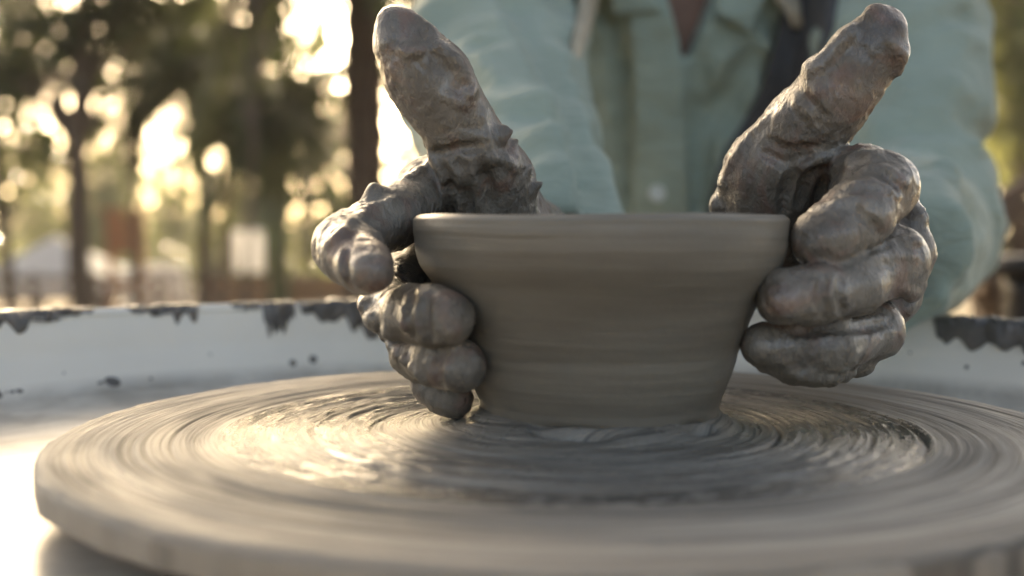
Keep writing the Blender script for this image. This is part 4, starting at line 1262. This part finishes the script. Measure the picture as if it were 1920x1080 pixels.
# ---- skin: head, neck, chest and arms in one piece with the hands
g = Grid(np.array([-0.12, 0.12, 0.45]), np.array([0.50, 0.92, 1.52]), 0.0075)
Bd = g.full()
def be(c, r, k=.03): g.ell(Bd, c, r, k)
be(CHEST + np.array([0, 0.008, 0]), (0.155, 0.103, 0.275)); be(BELLY + np.array([0, .03, -.05]), (0.145, 0.112, 0.24))
for S, E, W, r in ((SHR, ELR, WRR, .0185), (SHL, ELL, WRL, .02)):
    g.cone(Bd, S + np.array([0, 0, -.01]), E, .046, .032, .02); g.cone(Bd, E, W, .032, r, .01)
g.cone(Bd, (SHR + SHL) / 2, SHR, .07, .05, .03); g.cone(Bd, (SHR + SHL) / 2, SHL, .07, .05, .03)
HC = NECK + np.array([0, -0.05, 0.17])
g.cone(Bd, NECK + np.array([0, .01, -.10]), HC + np.array([0, .02, -.06]), .058, .052, .03)
be(HC, (0.074, 0.095, 0.105), .02); be(HC + np.array([0, -.035, -.06]), (.052, .055, .052), .03)
be(HC + np.array([0, -.098, -.012]), (.011, .016, .022), .012)                       # nose
for s in (-1, 1):
    be(HC + np.array([s * .076, .008, -.01]), (.010, .018, .030), .008)              # ears
    be(HC + np.array([s * .034, -.078, .012]), (.020, .014, .010), .012)             # brows
be(HC + np.array([0, -.086, -.055]), (.024, .012, .007), .008); be(HC + np.array([0, -.084, -.067]), (.021, .012, .007), .008)
VB, QB = g.nets(Bd); VB = relax(VB, QB, 1, .5)
allV = np.concatenate([VL, VR, VB]); allQ = np.concatenate([QL, QR + len(VL), QB + len(VL) + len(VR)])
BODY = pobj('body', allV, allQ, M['hand'])
BODY.data.materials.append(M['skin'])
BODY.data.polygons.foreach_set('material_index', np.concatenate([np.zeros(len(QL) + len(QR), np.int32), np.ones(len(QB), np.int32)])[:len(BODY.data.polygons)])
tag(BODY, 'bare skin, both hands coated in wet grey-brown clay')
for s in (-1, 1):
    c = HC + np.array([s * .034, -.083, 0.0])
    bm = bmesh.new(); bmesh.ops.create_uvsphere(bm, u_segments=16, v_segments=10, radius=0.0115); bmesh.ops.translate(bm, vec=c - POFF, verts=bm.verts)
    bm_obj('eye', bm, M['button'], PERSON, True)
g = Grid(HC - .14, HC + .14, 0.006); Hr = g.full()
g.ell(Hr, HC + np.array([0, .018, .028]), (.083, .098, .098), .01)
g.cut(Hr, HC + np.array([0, -.13, -.05]), HC + np.array([0, -.12, .03]), .085, .06, .01)
V, Q = g.nets(Hr); N = vnormals(V, Q); V = V + N * (0.004 * noise3(V * np.array([60, 60, 25])))[:, None]
pobj('hair', V, Q, M['hair'])

# trousers and shoes, legs either side of the wheel
g = Grid(np.array([-0.36, 0.08, 0.05]), np.array([0.72, 1.02, 0.66]), 0.011); Tr = g.full()
HIP = BELLY + np.array([0, .06, -.22])
g.ell(Tr, HIP, (.17, .15, .12), .03)
KN, AN = [], []
for s, kx in ((-1, -0.27), (1, 0.58)):
    kn = np.array([kx, 0.36, 0.47]); an = np.array([kx + s * 0.01, 0.42, 0.09])
    g.cone(Tr, HIP + np.array([s * .08, 0, -.02]), kn, .088, .066, .03); g.cone(Tr, kn, an, .066, .05, .02); AN.append(an)
V, Q = g.nets(Tr); N = vnormals(V, Q); V = V + N * (0.006 * fbm(V * 14, 2))[:, None]
pobj('trousers', V, Q, M['trouser'])
for an in AN:
    g = Grid(an + np.array([-.07, -.23, -.10]), an + np.array([.07, .10, .05]), .006); A = g.full()
    g.ell(A, an + np.array([0, -.06, -.052]), (.045, .14, .036), .01); g.ell(A, an + np.array([0, .01, -.03]), (.043, .06, .055), .02)
    V, Q = g.nets(A); pobj('shoe', V, Q, M['shade_and_shoe'])

def stool():
    B = np.array([HIP[0], HIP[1] + .02, 0.0]); zt = HIP[2] - .115
    t = tag(empty('stool', B), 'wooden stool under the seated potter', 'stool')
    n = 40
    pr = [(.0, zt - .035), (.16, zt - .035), (.17, zt - .025), (.172, zt - .01), (.165, zt), (0, zt)]
    V = [(r * math.cos(2 * math.pi * k / n), r * math.sin(2 * math.pi * k / n), z) for r, z in pr for k in range(n)]
    Fc = [(i * n + k, i * n + (k + 1) % n, (i + 1) * n + (k + 1) % n, (i + 1) * n + k) for i in range(len(pr) - 1) for k in range(n)]
    mesh_obj('seat', V, Fc, M['wood'], t)
    for a in (45, 135, 225, 315):
        c, s = math.cos(math.radians(a)), math.sin(math.radians(a))
        mesh_obj('leg', *tube([(c * .12, s * .12, zt - .03), (c * .17, s * .17, 0)], [.018, .016], 10), M['wood'], t)
stool()

# ------------------------------------------------------------------ air: a thin evening haze round the whole place
def haze():
    bm = box_bm(150, 110, 14, 0, (0, 40, 5.0))
    m = bpy.data.materials.new('haze'); m.use_nodes = True
    nt = m.node_tree; nt.nodes.clear()
    out = nd(nt, 'ShaderNodeOutputMaterial'); v = nd(nt, 'ShaderNodeVolumePrincipled')
    v.inputs['Color'].default_value = (0.92, 0.92, 0.88, 1); v.inputs['Density'].default_value = HAZE; v.inputs['Anisotropy'].default_value = 0.35
    L(nt, v.outputs[0], out.inputs['Volume'])
    o = bm_obj('haze', bm, m)
    tag(o, 'thin warm evening haze filling the park', 'haze', kind='stuff')
HAZE = 0.002
haze()
